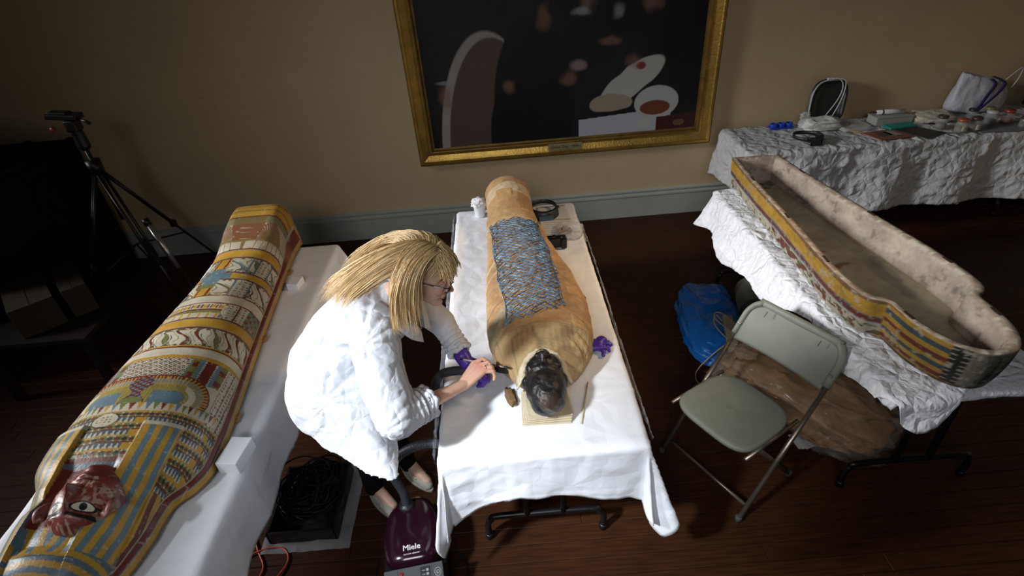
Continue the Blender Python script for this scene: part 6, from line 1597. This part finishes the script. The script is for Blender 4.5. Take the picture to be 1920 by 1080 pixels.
# tote bag with purple straps
def tote():
    t = empty('tote_bag', (4.08, 4.56, BZ), 'white plastic tote bag with dark purple straps at the right end of the wall table', 'bag')
    m = mat('tote_plastic', (.52, .51, .55), .45, bump=.5, bscale=8, kind='crinkle', var=.12, vscale=5)
    n = 64; V = []; F = []
    rg = [(0, .235, .085), (.06, .25, .10), (.13, .24, .09), (.20, .215, .07), (.26, .20, .055), (.295, .19, .05), (.285, .175, .04), (.18, .17, .04)]
    for k, (z, a_, b_) in enumerate(rg):
        for i in range(n):
            q = 2 * PI * i / n; c, s = math.cos(q), math.sin(q); d = 1 + .06 * math.sin(5 * q + k) * (k > 1)
            V.append((4.09 + a_ * math.copysign(abs(c) ** .8, c) * d + .05 * z, 4.575 + b_ * math.copysign(abs(s) ** .8, s) * d + .02 * z, BZ + z - (.05 * math.cos(q) * (k > 3) if True else 0)))
    for k in range(len(rg) - 1):
        for i in range(n): F.append((k * n + i, k * n + (i + 1) % n, (k + 1) * n + (i + 1) % n, (k + 1) * n + i))
    F.append(tuple(range(n - 1, -1, -1)))
    me = pymesh('bag_body', V, F); me.transform(Matrix.Identity(4)); o = link('bag_body', me, m, t)
    sub = o.modifiers.new('s', 'SUBSURF'); sub.levels = 1; sub.render_levels = 1
    tx = bpy.data.textures.new('c', 'CLOUDS'); tx.noise_scale = .09; dm = o.modifiers.new('d', 'DISPLACE'); dm.texture = tx; dm.strength = .035; dm.texture_coords = 'GLOBAL'
    pm_ = mat('purple_strap', (.025, .012, .10), .6)
    def strap(pts, w=.016):
        P = smoothpath(pts, 8); V = []; F = []
        for i, p in enumerate(P):
            for s_ in (-1, 1): V.append((p.x + s_ * w, p.y, p.z))
        F = [(2 * i, 2 * i + 2, 2 * i + 3, 2 * i + 1) for i in range(len(P) - 1)]
        o = link('strap', pymesh('strap', V, F), pm_, t); s_ = o.modifiers.new('s', 'SOLIDIFY'); s_.thickness = .003
    strap([(4.10, 4.50, BZ + .29), (4.13, 4.475, BZ + .25), (4.09, 4.462, BZ + .17), (4.06, 4.458, BZ + .09), (4.03, 4.455, BZ + .04)])
    strap([(4.12, 4.52, BZ + .305), (4.22, 4.49, BZ + .25), (4.17, 4.465, BZ + .17), (4.10, 4.455, BZ + .10), (4.05, 4.450, BZ + .05)])
    MB().tube(smoothpath([(4.22, 4.52, BZ + .24), (4.28, 4.50, BZ + .33), (4.33, 4.50, BZ + .36), (4.33, 4.50, BZ + .28), (4.30, 4.50, BZ + .2)], 7), .004, 8).obj('handle', m, t)
tote()
# tall dark cabinet at the far right
t = empty('dark_cabinet', (4.95, 4.45, 0), 'tall dark wooden cabinet in the shadow at the far right end of the wall', 'cabinet')
MB().box((4.905, 4.48, .58), (.50, .44, 1.14)).obj('carcass', MT['darkwood'], t, smooth=False, bevel=.004); MB().box((4.905, 4.47, 1.17), (.54, .48, .04)).obj('top_board', MT['darkwood'], t, smooth=False, bevel=.004)
for xx in (4.79, 5.04): d = MB().box((xx, 4.252, .60), (.23, .018, 1.0)).obj('door', MT['darkwood'], t, smooth=False, bevel=.003); MB().lathe([(.012, 0), (.012, .02)], (xx + .08 * (1 if xx < 4.9 else -1), 4.225, .62), 12).obj('knob', MT['black'], d)

# ================================================================ LEFT SHADOW SIDE: case, boxes, tripod
def case():
    t = empty('slatted_case', (-4.1, 3.95, 0), 'dark wooden case with an open slatted top in the left corner', 'case')
    x0, x1, y0, y1, z = -4.62, -3.56, 3.0, 4.62, 1.20
    for (cx, cy, sx_, sy_) in ((x0, (y0 + y1) / 2, .035, y1 - y0), (x1, (y0 + y1) / 2, .035, y1 - y0), ((x0 + x1) / 2, y0, x1 - x0, .035), ((x0 + x1) / 2, y1, x1 - x0, .035)):
        MB().box((cx, cy, .60), (sx_, sy_, 1.14)).obj('side_panel', MT['darkwood'], t, smooth=False)
    MB().box(((x0 + x1) / 2, (y0 + y1) / 2, .80), (x1 - x0 - .04, y1 - y0 - .04, .02)).obj('shelf', MT['darkwood'], t, smooth=False)
    for yy in np.linspace(y0, y1, 6): MB().box(((x0 + x1) / 2, yy, z - .01), (x1 - x0 + .03, .05, .035)).obj('slat', MT['darkwood'], t, smooth=False, bevel=.003)
    for xx in np.linspace(x0, x1, 4): MB().box((xx, (y0 + y1) / 2, z + .012), (.045, y1 - y0 + .03, .03)).obj('rail', MT['darkwood'], t, smooth=False, bevel=.003)
case()
for i, (x, y, w_, d_, a_, z_, lb) in enumerate(((-3.16, 3.06, .24, .46, .72, .52, 'tan cardboard box on the low dark bench, left of the pair'), (-2.98, 3.21, .14, .42, .72, .50, 'tan cardboard box on the low dark bench, right of the pair'))):
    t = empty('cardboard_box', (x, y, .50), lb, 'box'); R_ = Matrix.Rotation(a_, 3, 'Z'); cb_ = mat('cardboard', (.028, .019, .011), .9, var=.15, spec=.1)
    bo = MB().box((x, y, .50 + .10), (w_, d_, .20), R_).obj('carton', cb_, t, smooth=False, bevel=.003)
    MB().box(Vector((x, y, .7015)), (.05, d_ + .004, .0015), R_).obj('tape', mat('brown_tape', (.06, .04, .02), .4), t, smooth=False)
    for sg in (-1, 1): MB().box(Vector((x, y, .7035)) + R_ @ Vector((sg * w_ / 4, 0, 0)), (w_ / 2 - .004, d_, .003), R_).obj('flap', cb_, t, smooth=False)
t = empty('low_bench', (-3.07, 3.12, 0), 'low dark wooden bench carrying two cardboard boxes at the far left', 'bench')
MB().box((-3.07, 3.12, .48), (.74, .70, .035)).obj('bench_top', MT['darkwood'], t, smooth=False, bevel=.004)
for sx_ in (-1, 1):
    for sy_ in (-1, 1): MB().box((-3.07 + sx_ * .33, 3.12 + sy_ * .31, .231), (.05, .05, .462)).obj('leg', MT['darkwood'], t, smooth=False, bevel=.003)
def tripod():
    cx, cy = -2.90, 3.85
    t = empty('tripod', (cx, cy, 0), 'black camera tripod with an empty pan head standing by the wall', 'tripod')
    m = mat('tripod_black', (.006, .006, .007), .4, spec=.4); al = mat('tripod_alloy', (.45, .43, .42), .3, metal=.9)
    hub = Vector((cx, cy, 1.22))
    MB().tube([hub + Vector((0, 0, -.05)), hub + Vector((0, 0, .05))], [.045, .05], 20).obj('hub', m, t)
    MB().tube([hub + Vector((0, 0, -.42)), hub + Vector((0, 0, .22))], .015, 12).obj('centre_column', m, t)
    hd = empty_h = MB(); 
    b = MB(); b.cone(hub + Vector((0, 0, .16)), hub + Vector((0, 0, .25)), .042, .038); b.box(hub + Vector((.0, 0, .30)), (.075, .085, .08)); b.obj('pan_head', m, t, bevel=.012)
    b = MB(); b.box(hub + Vector((-.03, 0, .365)), (.20, .10, .035), Matrix.Rotation(.12, 3, 'Y')); b.box(hub + Vector((-.05, 0, .388)), (.12, .07, .018), Matrix.Rotation(.12, 3, 'Y')); b.obj('camera_plate', m, t, bevel=.006)
    MB().tube([hub + Vector((.05, -.02, .345)), hub + Vector((.12, -.04, .33)), hub + Vector((.15, -.05, .315))], [.010, .009, .012], 10).obj('pan_handle', m, t)
    MB().tube([hub + Vector((-.10, -.055, .30)), hub + Vector((-.10, -.075, .30))], .013, 14).obj('red_knob', mat('red_knob', (.35, .03, .02), .4), t)
    feet = [Vector((-2.77, 4.60, .01)), Vector((-2.42, 3.42, .01)), Vector((-3.30, 3.40, .01))]
    brace_c = Vector((cx, cy, .58))
    for k, f_ in enumerate(feet):
        top = hub + (f_ - hub).normalized() * .05; d = f_ - top; side = d.cross(Vector((0, 0, 1))).normalized() * .018
        lg = MB()
        if k == 0:
            lg.tube([top, top + d * .55], .015, 10); lg.tube([top + d * .55, f_], .010, 10)
        else:
            lg.tube([top + side, top + d * .52 + side], .011, 10); lg.tube([top - side, top + d * .52 - side], .011, 10); lg.tube([top + d * .40, top + d * .75], .015, 10); lg.tube([top + d * .75, f_], .010, 10)
        L_ = lg.obj('leg', m, t)
        MB().box(top + d * .55, (.045, .045, .06)).obj('leg_clamp', m, L_, bevel=.01)
        MB().tube([f_ + Vector((0, 0, .025)), f_ - Vector((0, 0, .008))], [.014, .018], 12).obj('rubber_foot', m, L_)
        MB().tube([brace_c, top + d * .66], .007, 8).obj('brace', m, t)
    # spare alloy stand leaning inside the legs
    a = Vector((-2.66, 3.74, .80)); b_ = Vector((-2.36, 3.52, .03))
    t2 = empty('light_stand', (-2.6, 3.6, 0), 'shiny metal telescopic pole leaning beside the tripod', 'pole')
    MB().tube([a, a.lerp(b_, .45)], .020, 16).obj('upper_tube', al, t2); MB().tube([a.lerp(b_, .45), b_], .015, 16).obj('lower_tube', m, t2); MB().tube([a - (b_ - a) * .04, a + (b_ - a) * .02], .026, 16).obj('collar', m, t2)
tripod()
